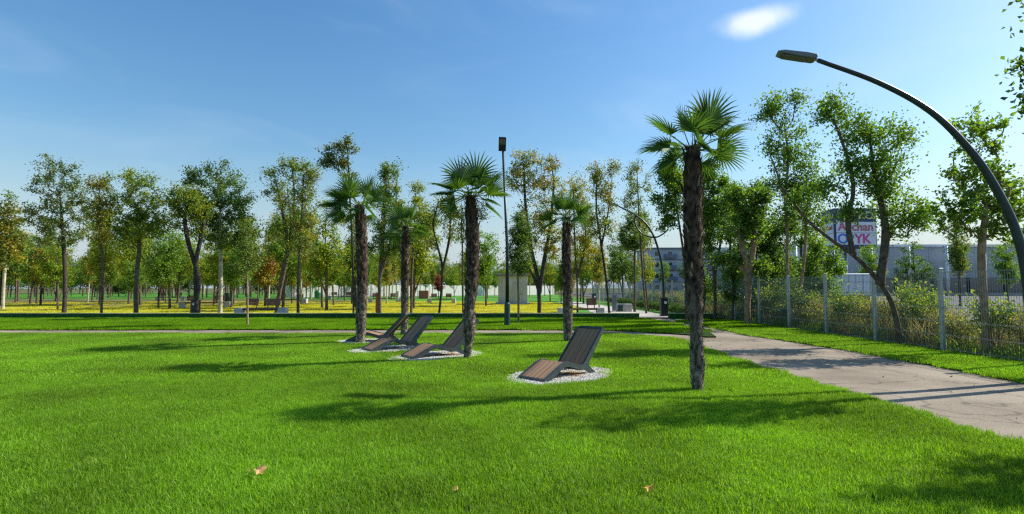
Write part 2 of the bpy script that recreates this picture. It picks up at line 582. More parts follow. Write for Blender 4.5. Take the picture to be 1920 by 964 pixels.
def quads_mesh(name, V, midx, mats):
    """V: n x k x 3 polygons of k corners each."""
    n, k = V.shape[:2]
    me = bpy.data.meshes.new(name)
    me.vertices.add(n * k)
    me.vertices.foreach_set('co', V.reshape(-1).astype(np.float32))
    me.loops.add(n * k)
    me.loops.foreach_set('vertex_index', np.arange(n * k, dtype=np.int32))
    me.polygons.add(n)
    me.polygons.foreach_set('loop_start', np.arange(0, n * k, k, dtype=np.int32))
    me.polygons.foreach_set('material_index', midx.astype(np.int32))
    for q in mats:
        me.materials.append(q)
    me.update(calc_edges=True)
    return me


def unit(a):
    return a / (np.linalg.norm(a, axis=-1, keepdims=True) + 1e-9)


def leaf_quads(pos, size, up=0.5, aspect=0.62):
    """one pointed, slightly folded leaf (two triangles) at each position."""
    n = len(pos)
    nrm = unit(rng.normal(size=(n, 3)) + np.array([0, 0, up]))
    t = unit(np.cross(nrm, rng.normal(size=(n, 3))))
    b = np.cross(nrm, t)
    L = (size * rng.uniform(0.65, 1.25, n))[:, None]
    w = L * aspect * 0.5
    droop = nrm * L * 0.16
    a = pos - t * L * 0.5
    c = pos + t * L * 0.5
    return np.stack([a, pos + b * w - droop, c, pos - b * w - droop], axis=1)


def pip(poly, x, y):
    inside = np.zeros(len(x), bool)
    j = len(poly) - 1
    for i in range(len(poly)):
        xi, yi = poly[i]
        xj, yj = poly[j]
        c = ((yi > y) != (yj > y)) & (x < (xj - xi) * (y - yi) / ((yj - yi) or 1e-9) + xi)
        inside ^= c
        j = i
    return inside


def scatter_object(name, variants, pts, rots, scls, mats):
    """one 'stuff' object: the variants (lists of polygons n x k x 3 + material index) are repeated at the points by geometry nodes."""
    vs, loops, starts, mids, var = [], [], [], [], []
    nv = nl = 0
    for vi, (Vq, mi) in enumerate(variants):
        n, k = Vq.shape[:2]
        vs.append(Vq.reshape(-1, 3))
        loops.append(np.arange(n * k) + nv)
        starts.append(np.arange(0, n * k, k) + nl)
        mids.append(mi)
        var.append(np.full(n * k, vi))
        nv += n * k
        nl += n * k
    vs.append(pts)
    var.append(np.full(len(pts), -1))
    V = np.concatenate(vs)
    me = bpy.data.meshes.new(name)
    me.vertices.add(len(V))
    me.vertices.foreach_set('co', V.reshape(-1).astype(np.float32))
    Lp = np.concatenate(loops).astype(np.int32)
    me.loops.add(len(Lp))
    me.loops.foreach_set('vertex_index', Lp)
    St = np.concatenate(starts).astype(np.int32)
    me.polygons.add(len(St))
    me.polygons.foreach_set('loop_start', St)
    me.polygons.foreach_set('material_index', np.concatenate(mids).astype(np.int32))
    for q in mats:
        me.materials.append(q)
    me.update(calc_edges=True)
    a = me.attributes.new('variant', 'INT', 'POINT')
    a.data.foreach_set('value', np.concatenate(var).astype(np.int32))
    z = np.zeros(nv)
    for nm, arr in (('spin', rots), ('grow', scls)):
        a = me.attributes.new(nm, 'FLOAT', 'POINT')
        a.data.foreach_set('value', np.concatenate([z, arr]).astype(np.float32))
    o = obj(name, me)
    g = bpy.data.node_groups.new(name + '_scatter', 'GeometryNodeTree')
    g.interface.new_socket('Geometry', in_out='INPUT', socket_type='NodeSocketGeometry')
    g.interface.new_socket('Geometry', in_out='OUTPUT', socket_type='NodeSocketGeometry')
    gi, go = g.nodes.new('NodeGroupInput'), g.nodes.new('NodeGroupOutput')

    def attr(nm, dt):
        q = g.nodes.new('GeometryNodeInputNamedAttribute')
        q.data_type = dt
        q.inputs['Name'].default_value = nm
        return q.outputs['Attribute']

    def sel(val):
        c = g.nodes.new('FunctionNodeCompare')
        c.data_type, c.operation = 'INT', 'EQUAL'
        ins = [s for s in c.inputs if s.type == 'INT']
        g.links.new(attr('variant', 'INT'), ins[0])
        ins[1].default_value = val
        sp = g.nodes.new('GeometryNodeSeparateGeometry')
        sp.domain = 'POINT'
        g.links.new(gi.outputs[0], sp.inputs[0])
        g.links.new(c.outputs[0], sp.inputs[1])
        return sp.outputs[0]
    jn = g.nodes.new('GeometryNodeJoinGeometry')
    for k in range(len(variants)):
        ti = g.nodes.new('GeometryNodeGeometryToInstance')
        g.links.new(sel(k), ti.inputs[0])
        g.links.new(ti.outputs[0], jn.inputs[0])
    ip = g.nodes.new('GeometryNodeInstanceOnPoints')
    g.links.new(sel(-1), ip.inputs['Points'])
    g.links.new(jn.outputs[0], ip.inputs['Instance'])
    ip.inputs['Pick Instance'].default_value = True
    rv = g.nodes.new('FunctionNodeRandomValue')
    rv.data_type = 'INT'
    for s_ in rv.inputs:
        if s_.type == 'INT' and s_.name == 'Min':
            s_.default_value = 0
        if s_.type == 'INT' and s_.name == 'Max':
            s_.default_value = len(variants) - 1
    g.links.new([q for q in rv.outputs if q.type == 'INT'][0], ip.inputs['Instance Index'])
    cx = g.nodes.new('ShaderNodeCombineXYZ')
    g.links.new(attr('spin', 'FLOAT'), cx.inputs[2])
    er = g.nodes.new('FunctionNodeEulerToRotation')
    g.links.new(cx.outputs[0], er.inputs[0])
    g.links.new(er.outputs[0], ip.inputs['Rotation'])
    g.links.new(attr('grow', 'FLOAT'), ip.inputs['Scale'])
    g.links.new(ip.outputs[0], go.inputs[0])
    md = o.modifiers.new('scatter', 'NODES')
    md.node_group = g
    o['kind'] = 'stuff'
    return o


# ------------------------------------------------------------------ the ground
def xy(p):
    return (p.x, p.y)


def struct(name, mb, m, **k):
    o = obj(name, mb.mesh(name, m, **k))
    o['kind'] = 'structure'
    return o


b = MB()
b.slab([(-1500, -60), (1500, -60), (1500, 3000), (-1500, 3000)], -0.5, -0.12)
struct('ground', b, M['rough'])

edge_near = [(5.6, -3), (5.35, 3)] + [xy(G(u, v)) for u, v in
             ((1603, 742), (1550, 727), (1497, 711), (1418, 688), (1360, 669), (1324, 656), (1305, 647), (1285, 640), (1240, 632), (1180, 628), (1120, 626.5), (1040, 626.3))]
NEAR = [(-50, -3)] + edge_near + [(-50, edge_near[-1][1] + 0.3)]
edge_mid = [xy(G(u, v)) for u, v in ((1030, 618.6), (1120, 619.2), (1180, 621.0), (1240, 625), (1290, 628.5), (1325, 632.5), (1343, 632.5),
            (1335, 627), (1310, 620), (1280, 612.5), (1250, 606), (1222, 601.5), (1203, 598.6))]
MID = [(-50, edge_mid[0][1])] + edge_mid + [(-50, edge_mid[-1][1])]
edge_right = [(8.6, -3), (8.62, 5), (8.66, 9)] + [xy(G(u, v)) for u, v in
              ((1602, 658), (1550, 651), (1497, 642), (1418, 630.5), (1370, 621.5), (1324, 612.7), (1292, 606), (1270, 601.5))]
VERGE = edge_right + [(10.75, edge_right[-1][1]), (10.75, -3)]
b = MB()
b.slab(NEAR, -0.12, 0.0)
struct('lawn', b, M['soil'])
b = MB()
b.slab(MID, -0.12, 0.03)
struct('lawn_strip', b, M['soil'])
b = MB()
b.slab(VERGE, -0.12, 0.02)
struct('verge', b, M['soil'])
b = MB()
b.slab([(-50, 17.0), (4.0, 17.0), (4.4, -3), (10.2, -3), (10.2, 20), (9.2, 26), (9.0, 34), (5.6, 36), (5.8, 24), (4.0, 22), (-50, 21.5)], -0.119, -0.012)
struct('path', b, M['path'])

WY = G(1201, 597.5).y
# park ground behind the low wall, laid as sheets one above the other
for nm, poly, z, mt in (
    ('park_lawn', [(-140, WY + .25), (10.7, WY + .25), (10.7, 170), (-140, 170)], -0.012, 'lawn_far'),
    ('yellow_turf', [(-60, 30.0), (3.6, 30.0), (4.2, 34), (5.6, 46), (4.0, 60), (-8, 63), (-30, 62), (-70, 58)], -0.006, 'dryturf'),
    ('earth_patch', [(-75, 45), (-40, 46), (-24, 50), (-15, 52), (-15, 66), (-30, 72), (-80, 74)], -0.002, 'dirt'),
    ('paving', [(5.3, 28.5), (8.9, 28.5), (9.2, 36), (7.6, 60), (5.2, 60), (5.9, 40), (5.3, 36)], 0.002, 'paving'),
    ('cross_path', [(-70, 28.2), (5.2, 28.2), (5.2, 29.7), (-70, 29.7)], 0.002, 'paving'),
):
    b = MB()
    b.slab(poly, z - 0.1, z)
    struct(nm, b, M[mt])
b = MB()
b.slab([(13.5, 26), (90, 30), (120, 180), (16, 180)], -0.12, -0.04)
struct('car_park', b, M['asphalt'])

# ------------------------------------------------------------------ grass
def blades(n, size, h0, h1, w, lean=0.5):
    """n curved blades over a round patch: a quad and a tip each, stored as quads with a doubled tip."""
    r = size * np.sqrt(rng.uniform(0, 1, n))
    a = rng.uniform(0, 2 * np.pi, n)
    base = np.stack([r * np.cos(a), r * np.sin(a), np.full(n, -0.005)], 1)
    h = rng.uniform(h0, h1, n)[:, None]
    d = rng.uniform(0, 2 * np.pi, n)
    dirv = np.stack([np.cos(d), np.sin(d), np.zeros(n)], 1)
    side = np.stack([-np.sin(d), np.cos(d), np.zeros(n)], 1) * (w * rng.uniform(0.6, 1.3, n))[:, None]
    tw = rng.uniform(-1, 1, n)[:, None]
    side = unit(side + dirv * tw * w) * (w * rng.uniform(0.6, 1.3, n))[:, None]
    ln = (rng.uniform(0.05, 1.0, n) * lean)[:, None]
    Z = np.array([0, 0, 1.0])
    m1 = base + Z * h * 0.55 + dirv * h * ln * 0.28
    tp = base + Z * h * (1 - 0.25 * ln) + dirv * h * ln
    q1 = np.stack([base - side / 2, base + side / 2, m1 + side * 0.42, m1 - side * 0.42], 1)
    q2 = np.stack([m1 - side * 0.42, m1 + side * 0.42, tp + side * 0.06, tp - side * 0.06], 1)
    return np.concatenate([q1, q2]), np.zeros(2 * n, int)


def field(poly, y0, y1, step, margin=1.2):
    xs, ys = [], []
    y = y0
    while y < y1:
        lim = 1.04 * y + margin
        x = np.arange(-lim, lim, step)
        xs.append(x + rng.uniform(-.5, .5, len(x)) * step)
        ys.append(y + rng.uniform(-.5, .5, len(x)) * step)
        y += step
    x, y = np.concatenate(xs), np.concatenate(ys)
    k = pip(poly, x, y)
    return x[k], y[k]


def smooth_noise(x, y, s, seed=0):
    r2 = np.random.default_rng(seed)
    v = 0
    for i in range(5):
        a, ph = r2.uniform(0, 2 * np.pi), r2.uniform(0, 6)
        f = s * r2.uniform(0.6, 1.9)
        v = v + np.sin((x * np.cos(a) + y * np.sin(a)) * f + ph)
    return v / 5


PADS = []     # (cx, cy, a, b, angle) pebble ovals, filled below


def outside_pads(x, y, grow=0.0):
    k = np.ones(len(x), bool)
    for cx, cy, a, bb, an in PADS:
        dx, dy = x - cx, y - cy
        p, q = dx * np.cos(an) + dy * np.sin(an), -dx * np.sin(an) + dy * np.cos(an)
        k &= (p / (a + grow)) ** 2 + (q / (bb + grow)) ** 2 > 1
    return k


LOUNGERS = [  # foot corner on the camera side (x, y), axis angle
    (0.57, 8.80, R(46)), (-2.17, 11.62, R(38)), (-3.45, 12.98, R(40)), (-4.86, 15.35, R(-3))]
for lx, ly, an in LOUNGERS:
    ax, ay = math.cos(an), math.sin(an)
    px, py = -ay, ax
    cx, cy = lx + ax * 0.78 + px * 0.3, ly + ay * 0.78 + py * 0.3
    PADS.append((cx, cy, 1.22, 0.74, an))

PALM_BASES = [(676, 643), (758, 629), (879, 673), (1065, 641), (1308, 733)]
PB = [G(u, v) for u, v in PALM_BASES]


def lawn_points(poly, y0, y1, step, z, smin, smax, seed):
    x, y = field(poly, y0, y1, step)
    k = outside_pads(x, y, -0.04) & (outside_pads(x, y, 0.10) | (rng.uniform(0, 1, len(x)) < 0.55))
    x, y = x[k], y[k]
    s = smooth_noise(x, y, 2.4, seed) * 0.22 + smooth_noise(x, y, 0.7, seed + 1) * 0.16 + smooth_noise(x, y, 6.0, seed + 2) * 0.15 + 1
    s = s * rng.uniform(smin, smax, len(x))
    return np.stack([x, y, np.full(len(x), z)], 1), rng.uniform(0, 6.28, len(x)), s


var = [blades(560, 0.17, 0.025, 0.082, 0.0042, 0.8) for _ in range(5)]
p, r_, s_ = lawn_points(NEAR, 2.6, 9.0, 0.155, 0.0, 0.8, 1.2, 1)
scatter_object('grass', var, p, r_, s_, [M['grass']])
var = [blades(420, 0.26, 0.030, 0.070, 0.0085, 0.7) for _ in range(4)]
p, r_, s_ = lawn_points(NEAR, 9.0, 19.5, 0.225, 0.0, 0.85, 1.15, 1)
p2, r2, s2 = lawn_points(VERGE, 4.0, 20, 0.225, 0.02, 0.85, 1.2, 2)
scatter_object('grass', var, np.concatenate([p, p2]), np.concatenate([r_, r2]), np.concatenate([s_, s2]), [M['grass']])
var = [blades(420, 0.40, 0.035, 0.080, 0.014, 0.7) for _ in range(4)]
p, r_, s_ = lawn_points(MID, 19.0, 27.5, 0.34, 0.03, 0.85, 1.15, 3)
p2, r2, s2 = lawn_points(VERGE, 20, 27, 0.34, 0.02, 0.85, 1.15, 4)
scatter_object('grass', var, np.concatenate([p, p2]), np.concatenate([r_, r2]), np.concatenate([s_, s2]), [M['grass_far']])

var = [blades(150, 0.62, 0.03, 0.10, 0.035, 0.9) for _ in range(3)]
YT = [(-60, 30.0), (3.4, 30.0), (4.0, 34), (5.4, 46), (4.0, 60), (-8, 62), (-30, 62), (-70, 58)]
xa, ya = field(YT, 30.2, 62, 0.85)
kk = smooth_noise(xa * 0.3, ya, 1.1, 31) + rng.uniform(-.5, .5, len(xa)) > -0.1
xa, ya = xa[kk], ya[kk]
scatter_object('grass_tufts', var, np.stack([xa, ya, np.full(len(xa), -0.006)], 1), rng.uniform(0, 6.28, len(xa)), rng.uniform(.5, 1.1, len(xa)), [M['grass_dry']])

# ------------------------------------------------------------------ pebble beds
def icos(n, size, flat, spread):
    out = []
    base = np.array([(1, 0, 0), (-1, 0, 0), (0, 1, 0), (0, -1, 0), (0, 0, 1), (0, 0, -1)], float)
    fc = [(0, 2, 4), (2, 1, 4), (1, 3, 4), (3, 0, 4), (2, 0, 5), (1, 2, 5), (3, 1, 5), (0, 3, 5)]
    for _ in range(n):
        v = base * (size * rng.uniform(0.5, 1.2)) * rng.uniform(0.7, 1.2, (6, 1))
        v[:, 2] *= flat
        e = np.array(Euler(rng.uniform(-0.5, 0.5, 3)).to_matrix())
        a = rng.uniform(0, 6.28)
        r = spread * math.sqrt(rng.uniform(0, 1))
        v = v @ e.T + np.array([r * math.cos(a), r * math.sin(a), rng.uniform(0, size * 0.5)])
        out.append(v[np.array(fc)])
    V = np.concatenate(out)
    # triangles as quads with a doubled corner so that all polygons match
    return V, np.zeros(len(V), int)


# patches are islands only when welded: rebuild pebbles as welded solids
def pad_points(pad, step, shrink=0.0):
    cx, cy, a, bb, an = pad
    a, bb = a - shrink, bb - shrink
    g = np.arange(-a, a, step)
    X, Y = np.meshgrid(g, g)
    X, Y = X.ravel() + rng.uniform(-.5, .5, X.size) * step, Y.ravel() + rng.uniform(-.5, .5, X.size) * step
    wob = 1 + 0.06 * np.sin(3 * np.arctan2(Y, X) + cx)
    k = (X / a) ** 2 + (Y / bb) ** 2 < wob
    X, Y = X[k], Y[k]
    return np.stack([cx + X * np.cos(an) - Y * np.sin(an), cy + X * np.sin(an) + Y * np.cos(an), np.full(len(X), 0.016)], 1)


PAD_WORDS = ['oval bed of white pebbles under the nearest lounger', 'oval bed of white pebbles under the lounger behind the middle palm',
             'oval bed of white pebbles under the shaded lounger', 'bed of white pebbles under the side-on lounger at the back']
for i, pad in enumerate(PADS):
    cx, cy, a, bb, an = pad
    poly = []
    for k in range(40):
        w = 2 * math.pi * k / 40
        q = 1 + 0.03 * math.sin(3 * w + i)
        poly.append((cx + (a * math.cos(w) * math.cos(an) - bb * math.sin(w) * math.sin(an)) * q, cy + (a * math.cos(w) * math.sin(an) + bb * math.sin(w) * math.cos(an)) * q))
    b = MB()
    b.slab(poly, -0.02, 0.016)
    o = obj('pebble_bed', b.mesh('pebble_bed', M['pebble_bed']))
    tag(o, PAD_WORDS[i], 'pebble bed', 'pebble beds under the loungers')
pts = np.concatenate([pad_points(pd, 0.085 if i == 0 else 0.10, 0.03) for i, pd in enumerate(PADS)])
o = scatter_object('pebbles', [icos(34, 0.016, 0.7, 0.075) for _ in range(5)], pts, rng.uniform(0, 6.28, len(pts)), rng.uniform(0.8, 1.3, len(pts)), [M['pebble']])
cp = []
for i in (0, 1):
    lx, ly, an = LOUNGERS[i]
    for _ in range(26):
        s = rng.uniform(0.72, 1.2)
        t = rng.uniform(0.0, 0.32)
        cp.append((lx + math.cos(an) * s - math.sin(an) * t, ly + math.sin(an) * s + math.cos(an) * t, 0.025))
cp = np.array(cp)
scatter_object('bark_chips', [icos(12, 0.022, 0.45, 0.05) for _ in range(3)], cp, rng.uniform(0, 6.28, len(cp)), rng.uniform(0.8, 1.3, len(cp)), [M['bark_chip']])

# ------------------------------------------------------------------ loungers
LW = 0.60
TOP = [(0.0, 0.055), (0.42, 0.235), (0.53, 0.270), (0.64, 0.262), (1.00, 0.165), (1.06, 0.170), (1.69, 0.80)]
side_poly = [(-0.03, 0.0), (-0.035, 0.05), (0.40, 0.248), (0.53, 0.290), (0.65, 0.280), (0.98, 0.190), (1.03, 0.185), (1.07, 0.205),
             (1.675, 0.825), (1.735, 0.815), (1.735, 0.775), (1.235, 0.215), (1.24, 0.15), (1.44, 0.0), (1.30, 0.0), (1.10, 0.095), (1.0, 0.092),
             (0.64, 0.192), (0.53, 0.197), (0.40, 0.150), (0.11, 0.0)]
plank_meshes = {}


def plank(p0, p1, y, w, th, parent, off=0.0):
    a, c = Vector((p0[0], 0, p0[1])), Vector((p1[0], 0, p1[1]))
    L = (c - a).length
    key = (round(L, 3), round(w, 3), round(th, 3))
    if key not in plank_meshes:
        q = MB()
        q.box((0, 0, 0), (L, w, th))
        plank_meshes[key] = q.mesh('plank', M['plank'], bevel=0.004)
    ang = math.atan2(c.z - a.z, c.x - a.x)
    mid = (a + c) / 2
    nrm = Vector((-math.sin(ang), 0, math.cos(ang)))
    mid += nrm * off
    o = obj('plank', plank_meshes[key], parent, (mid.x, y, mid.z), (0, -ang, 0))
    return o


def lounger(i):
    lx, ly, an = LOUNGERS[i]
    lab = ['nearest brown slatted lounger with its seat planks in the sun', 'lounger with sunlit brown seat planks partly hidden by the middle palm trunk',
           'lounger with dark unlit planks between the first palm and the middle palm', 'hindmost lounger seen side-on behind the shaded one'][i]
    t = thing('sun_lounger', lab, 'lounger', (lx, ly, 0.016), an, 'loungers on the pebble beds')
    for y0 in (0.0, LW - 0.035):
        q = MB()
        q.prism(side_poly, y0, y0 + 0.035)
        obj('side_frame', q.mesh('side_frame', M['steel_dark']), t)
    for c_, d_, a_ in (((1.712, LW / 2, 0.802), (0.05, LW - 0.074, 0.045), -0.78), ((-0.018, LW / 2, 0.026), (0.03, LW - 0.074, 0.048), 0),
                       ((1.03, LW / 2, 0.112), (0.05, LW - 0.074, 0.05), 0), ((0.53, LW / 2, 0.222), (0.05, LW - 0.074, 0.03), 0)):
        q = MB()
        q.box(c_, d_, rot=(0, a_, 0))
        obj('cross_bar', q.mesh('cross_bar', M['steel_dark']), t)
    n = 5
    w = (LW - 0.074) / n
    for (p0, p1) in (((0.01, 0.042), (0.50, 0.258)), ((0.57, 0.264), (0.99, 0.163)), ((1.07, 0.172), (1.675, 0.778))):
        for k in range(n):
            plank(p0, p1, 0.037 + w * (k + 0.5), w - 0.007, 0.026, t)
    q = MB()
    for p0, p1 in (((0.49, 0.253), (0.53, 0.268)), ((0.53, 0.268), (0.575, 0.262))):
        a = math.atan2(p1[1] - p0[1], p1[0] - p0[0])
        q.box(((p0[0] + p1[0]) / 2, LW / 2, (p0[1] + p1[1]) / 2 - 0.002), (0.046, LW - 0.076, 0.022), rot=(0, -a, 0))
    obj('knee_strip', q.mesh('knee_strip', M['plank']), t)
    return t


for i in range(4):
    lounger(i)

# ------------------------------------------------------------------ fan palms
def frond_mesh(elev, seed, Lp=0.37, Lb=0.56):
    """a fan leaf built along +X at the given elevation: stalk, then narrow folded segments that droop at the tips."""
    r = np.random.default_rng(seed)
    q = MB()
    e = math.radians(elev)
    pts, d = [], Vector((math.cos(e), 0, math.sin(e)))
    p = Vector((0.03, 0, 0))
    side0 = r.uniform(-0.1, 0.1)
    for k in range(7):
        pts.append(p.copy())
        p = p + d * (Lp / 6)
        d = (d + Vector((0, side0 * 0.2, -0.05 * max(0.15, math.cos(e))))).normalized()
    q.tube(pts, [0.014 - 0.0012 * k for k in range(7)], 5, 1)
    hub = pts[-1]
    lat = Vector((0, 0, 1)).cross(d).normalized() if abs(d.z) < 0.98 else Vector((0, 1, 0))
    # tilt the blade round its stalk a little
    nrm = d.cross(lat).normalized()
    tw = Matrix.Rotation(r.uniform(-0.5, 0.5), 3, d)
    lat, nrm = tw @ lat, tw @ nrm
    if nrm.z < 0:
        nrm, lat = -nrm, -lat
    n = 23
    for k in range(n):
        f = (k + 0.5) / n * 2 - 1
        a = f * 1.95
        L = Lb * (0.55 + 0.45 * math.cos(a * 0.7)) * r.uniform(0.92, 1.06)
        rad = (d * math.cos(a) + lat * math.sin(a)).normalized()
        rad = (rad + nrm * (0.18 + 0.16 * abs(f)) * 0.8).normalized()        # the fan is cupped
        tang = (lat * math.cos(a) - d * math.sin(a)).normalized()
        wmax = 0.036
        pos = hub.copy()
        dd = rad.copy()
        rows = []
        S5 = 5
        limp = r.uniform(0.6, 1.5)
        for j in range(S5 + 1):
            s = j / S5
            w = min(L * s * (3.9 / n) * 1.05, wmax) * (1 if s < 0.5 else max(0.05, 1 - ((s - 0.5) / 0.5) ** 1.6))
            w = max(w, 0.0025)
            up = (nrm - dd * nrm.dot(dd)).normalized()
            rows.append((pos - tang * w * 0.5 + up * w * 0.38, pos.copy(), pos + tang * w * 0.5 + up * w * 0.38))
            pos = pos + dd * (L / S5)
            if s > 0.35:
                dd = (dd + Vector((0, 0, -0.21 * limp * (s + 0.25)))).normalized()
        vs = [x for row in rows for x in row]
        fs = []
        for j in range(S5):
            o_ = j * 3
            fs += [(o_, o_ + 1, o_ + 4, o_ + 3), (o_ + 1, o_ + 2, o_ + 5, o_ + 4)]
        q.add(vs, fs, 0)
    return q.mesh('frond', [M['frond'], M['petiole']])


FROND = {el: [frond_mesh(el, 900 + el * 7 + s) for s in range(2)] for el in (84, 66, 48, 30, 12, -8, -30, -52)}


def palm(i, label, H, prof, lean, fronds, seed, crown_s=1.0):
    """prof: (height fraction, radius, sideways offset)."""
    r = np.random.default_rng(seed)
    base = PB[i]
    t = thing('fan_palm', label, 'palm', (base.x, base.y, 0), 0, 'young fan palms on the lawn')
    zs = np.linspace(0, H, 90)
    pf = np.array(prof, float)
    pf[:, 1] *= 0.84
    rad = np.interp(zs / H, pf[:, 0], pf[:, 1])
    ox = np.interp(zs / H, pf[:, 0], pf[:, 2])
    ns = 22
    th = np.linspace(0, 2 * np.pi, ns, endpoint=False)
    V = []
    for j, z in enumerate(zs):
        ring = rad[j] * (1 + 0.07 * np.sin(z * 21 + 2 * th) + 0.05 * np.sin(z * 47 - 3 * th + seed) + r.uniform(-0.09, 0.09, ns))
        V.append(np.stack([ox[j] + ring * np.cos(th), ring * np.sin(th), np.full(ns, z) + r.uniform(-.012, .012, ns)], 1))
    fs = []
    for j in range(len(zs) - 1):
        for k in range(ns):
            k2 = (k + 1) % ns
            fs.append((j * ns + k, j * ns + k2, (j + 1) * ns + k2, (j + 1) * ns + k))
    fs.append(tuple((len(zs) - 1) * ns + k for k in range(ns)))
    q = MB()
    q.add(np.concatenate(V), fs)
    obj('trunk', q.mesh('trunk', M['fibre'], smooth=True), t)

    def at(z):
        return np.interp(z / H, pf[:, 0], pf[:, 1]), np.interp(z / H, pf[:, 0], pf[:, 2])
    # broken leaf bases wrapped round the trunk, pointing up and out
    q = MB()
    n = int(H * 62)
    for k in range(n):
        z = H * ((k + r.uniform(0, 1)) / n)
        if z > H * 0.99:
            continue
        R0, x0 = at(z)
        a = k * 2.399 + r.uniform(-.3, .3)
        o_ = np.array([x0 + R0 * 0.9 * math.cos(a), R0 * 0.9 * math.sin(a), z])
        out = np.array([math.cos(a), math.sin(a), 0.0])
        tg = np.array([-math.sin(a), math.cos(a), 0.0])
        L = r.uniform(0.07, 0.15) * (0.75 + 0.75 * z / H)
        op = r.uniform(0.15, 0.55)
        tip = o_ + out * L * op + np.array([0, 0, L]) + tg * L * r.uniform(-.3, .3)
        w0, w1 = r.uniform(0.02, 0.035), r.uniform(0.004, 0.014)
        q.add([o_ - tg * w0 + out * .012, o_ + tg * w0 + out * .012, tip + tg * w1, tip - tg * w1, o_ - tg * w0 * .7 - out * .01, o_ + tg * w0 * .7 - out * .01],
              [(0, 1, 2, 3), (5, 4, 3, 2), (0, 3, 4), (1, 5, 2)], 1 if r.uniform() < 0.16 else 0)
    o = obj('leaf_base', q.mesh('leaf_base', [M['fibre'], M['stub']]), t)
    o['kind'] = 'stuff'
    # loose fibre
    n = int(H * 1100)
    z = H * r.uniform(0, 1, n) ** 0.9
    R0 = np.interp(z / H, pf[:, 0], pf[:, 1])
    x0 = np.interp(z / H, pf[:, 0], pf[:, 2])
    a = r.uniform(0, 2 * np.pi, n)
    out = np.stack([np.cos(a), np.sin(a), np.zeros(n)], 1)
    tg = np.stack([-np.sin(a), np.cos(a), np.zeros(n)], 1)
    o_ = np.stack([x0 + R0 * 0.97 * np.cos(a), R0 * 0.97 * np.sin(a), z], 1)
    L = r.uniform(0.03, 0.12, n)[:, None]
    sg = np.where(r.uniform(0, 1, n) < 0.5, 1.0, -0.8)[:, None]
    tip = o_ + out * L * r.uniform(0.15, 0.75, n)[:, None] + np.array([0, 0, 1.0]) * L * sg + tg * L * r.uniform(-.7, .7, n)[:, None]
    w = r.uniform(0.0012, 0.004, n)[:, None]
    obj_ = obj('trunk_fibre', quads_mesh('trunk_fibre', np.stack([o_ - tg * w, o_ + tg * w, tip + tg * w * .3, tip - tg * w * .3], 1), np.zeros(n), [M['fibre']]), t)
    obj_['kind'] = 'stuff'
    topx = np.interp(1.0, pf[:, 0], pf[:, 2])
    for az, el, sc in fronds:
        el0 = min(FROND, key=lambda e: abs(e - el))
        o = obj('frond', FROND[el0][int(r.integers(2))], t, (topx + 0.05 * math.cos(R(az)), 0.05 * math.sin(R(az)), H - 0.06 + 0.1 * max(0, el) / 90), (R(r.uniform(-30, 30)), 0, R(az)))
        o.scale = (sc * crown_s,) * 3
    return t


def crown(seed, n, extra=(), hi=1.0):
    r = np.random.default_rng(seed)
    out = []
    for k in range(n):
        f = (k + 0.5) / n
        el = 86 - 106 * f ** 0.95 + r.uniform(-12, 12)
        out.append((k * 137.5 + r.uniform(-32, 32), el, r.uniform(0.80, 1.12) * hi))
    return out + list(extra)


def top_height(u, v, i):                   # height at which pixel (u, v) lies above palm i's base
    return P(u, v, PB[i].y).z


def off(u, v, i):
    return P(u, v, PB[i].y).x - PB[i].x


palm(0, 'leftmost fan palm with its crown spreading to one side', top_height(672, 385, 0),
     [(0, .165, 0), (.10, .15, 0), (.25, .185, off(677, 590, 0)), (.4, .17, off(679, 560, 0)), (.6, .19, off(679, 480, 0)), (.85, .18, off(677, 430, 0)), (1, .14, off(674, 392, 0))], 0,
     crown(11, 17, [(182, 10, 1.15), (176, 32, 1.1), (190, -8, 1.1), (200, 25, 1.05), (172, -25, 1.0)]), 21, 1.12)
palm(1, 'smallest fan palm behind the side-on lounger', top_height(758, 425, 1),
     [(0, .14, 0), (.2, .13, 0), (.5, .145, 0), (.8, .14, 0), (1, .11, 0)], 0, crown(12, 15), 22, 1.0)
palm(2, 'middle fan palm beside the lamp post with knotted narrow trunk foot', top_height(883, 367, 2),
     [(0, .085, off(876, 672, 2)), (.07, .09, off(877, 650, 2)), (.14, .15, off(880, 625, 2)), (.22, .175, off(880, 600, 2)), (.30, .13, off(879, 575, 2)), (.42, .16, off(884, 530, 2)), (.6, .165, off(886, 480, 2)),
      (.75, .175, off(886, 440, 2)), (.9, .15, off(884, 400, 2)), (1, .12, off(882, 370, 2))], 0,
     [(150, 44, 1.15), (172, 30, 1.1), (20, 44, 1.15), (5, 30, 1.1), (85, 84, 1.2), (270, 80, 1.1), (100, 66, .9), (200, 12, 1), (340, 12, 1.05), (230, 30, .9), (310, 30, .9), (60, 30, .9), (120, 20, .9),
      (185, -25, .9), (355, -25, .95), (215, -10, .9), (325, -12, .9), (270, 5, .8), (130, 60, .95), (45, 62, .95)], 23, 0.97)
palm(3, 'fan palm rising behind the nearest lounger with yellow-green crown', top_height(1062, 408, 3),
     [(0, .14, 0), (.2, .16, 0), (.45, .165, 0), (.7, .16, -.03), (1, .12, off(1062, 408, 3))], 0, crown(14, 18), 24, 1.0)
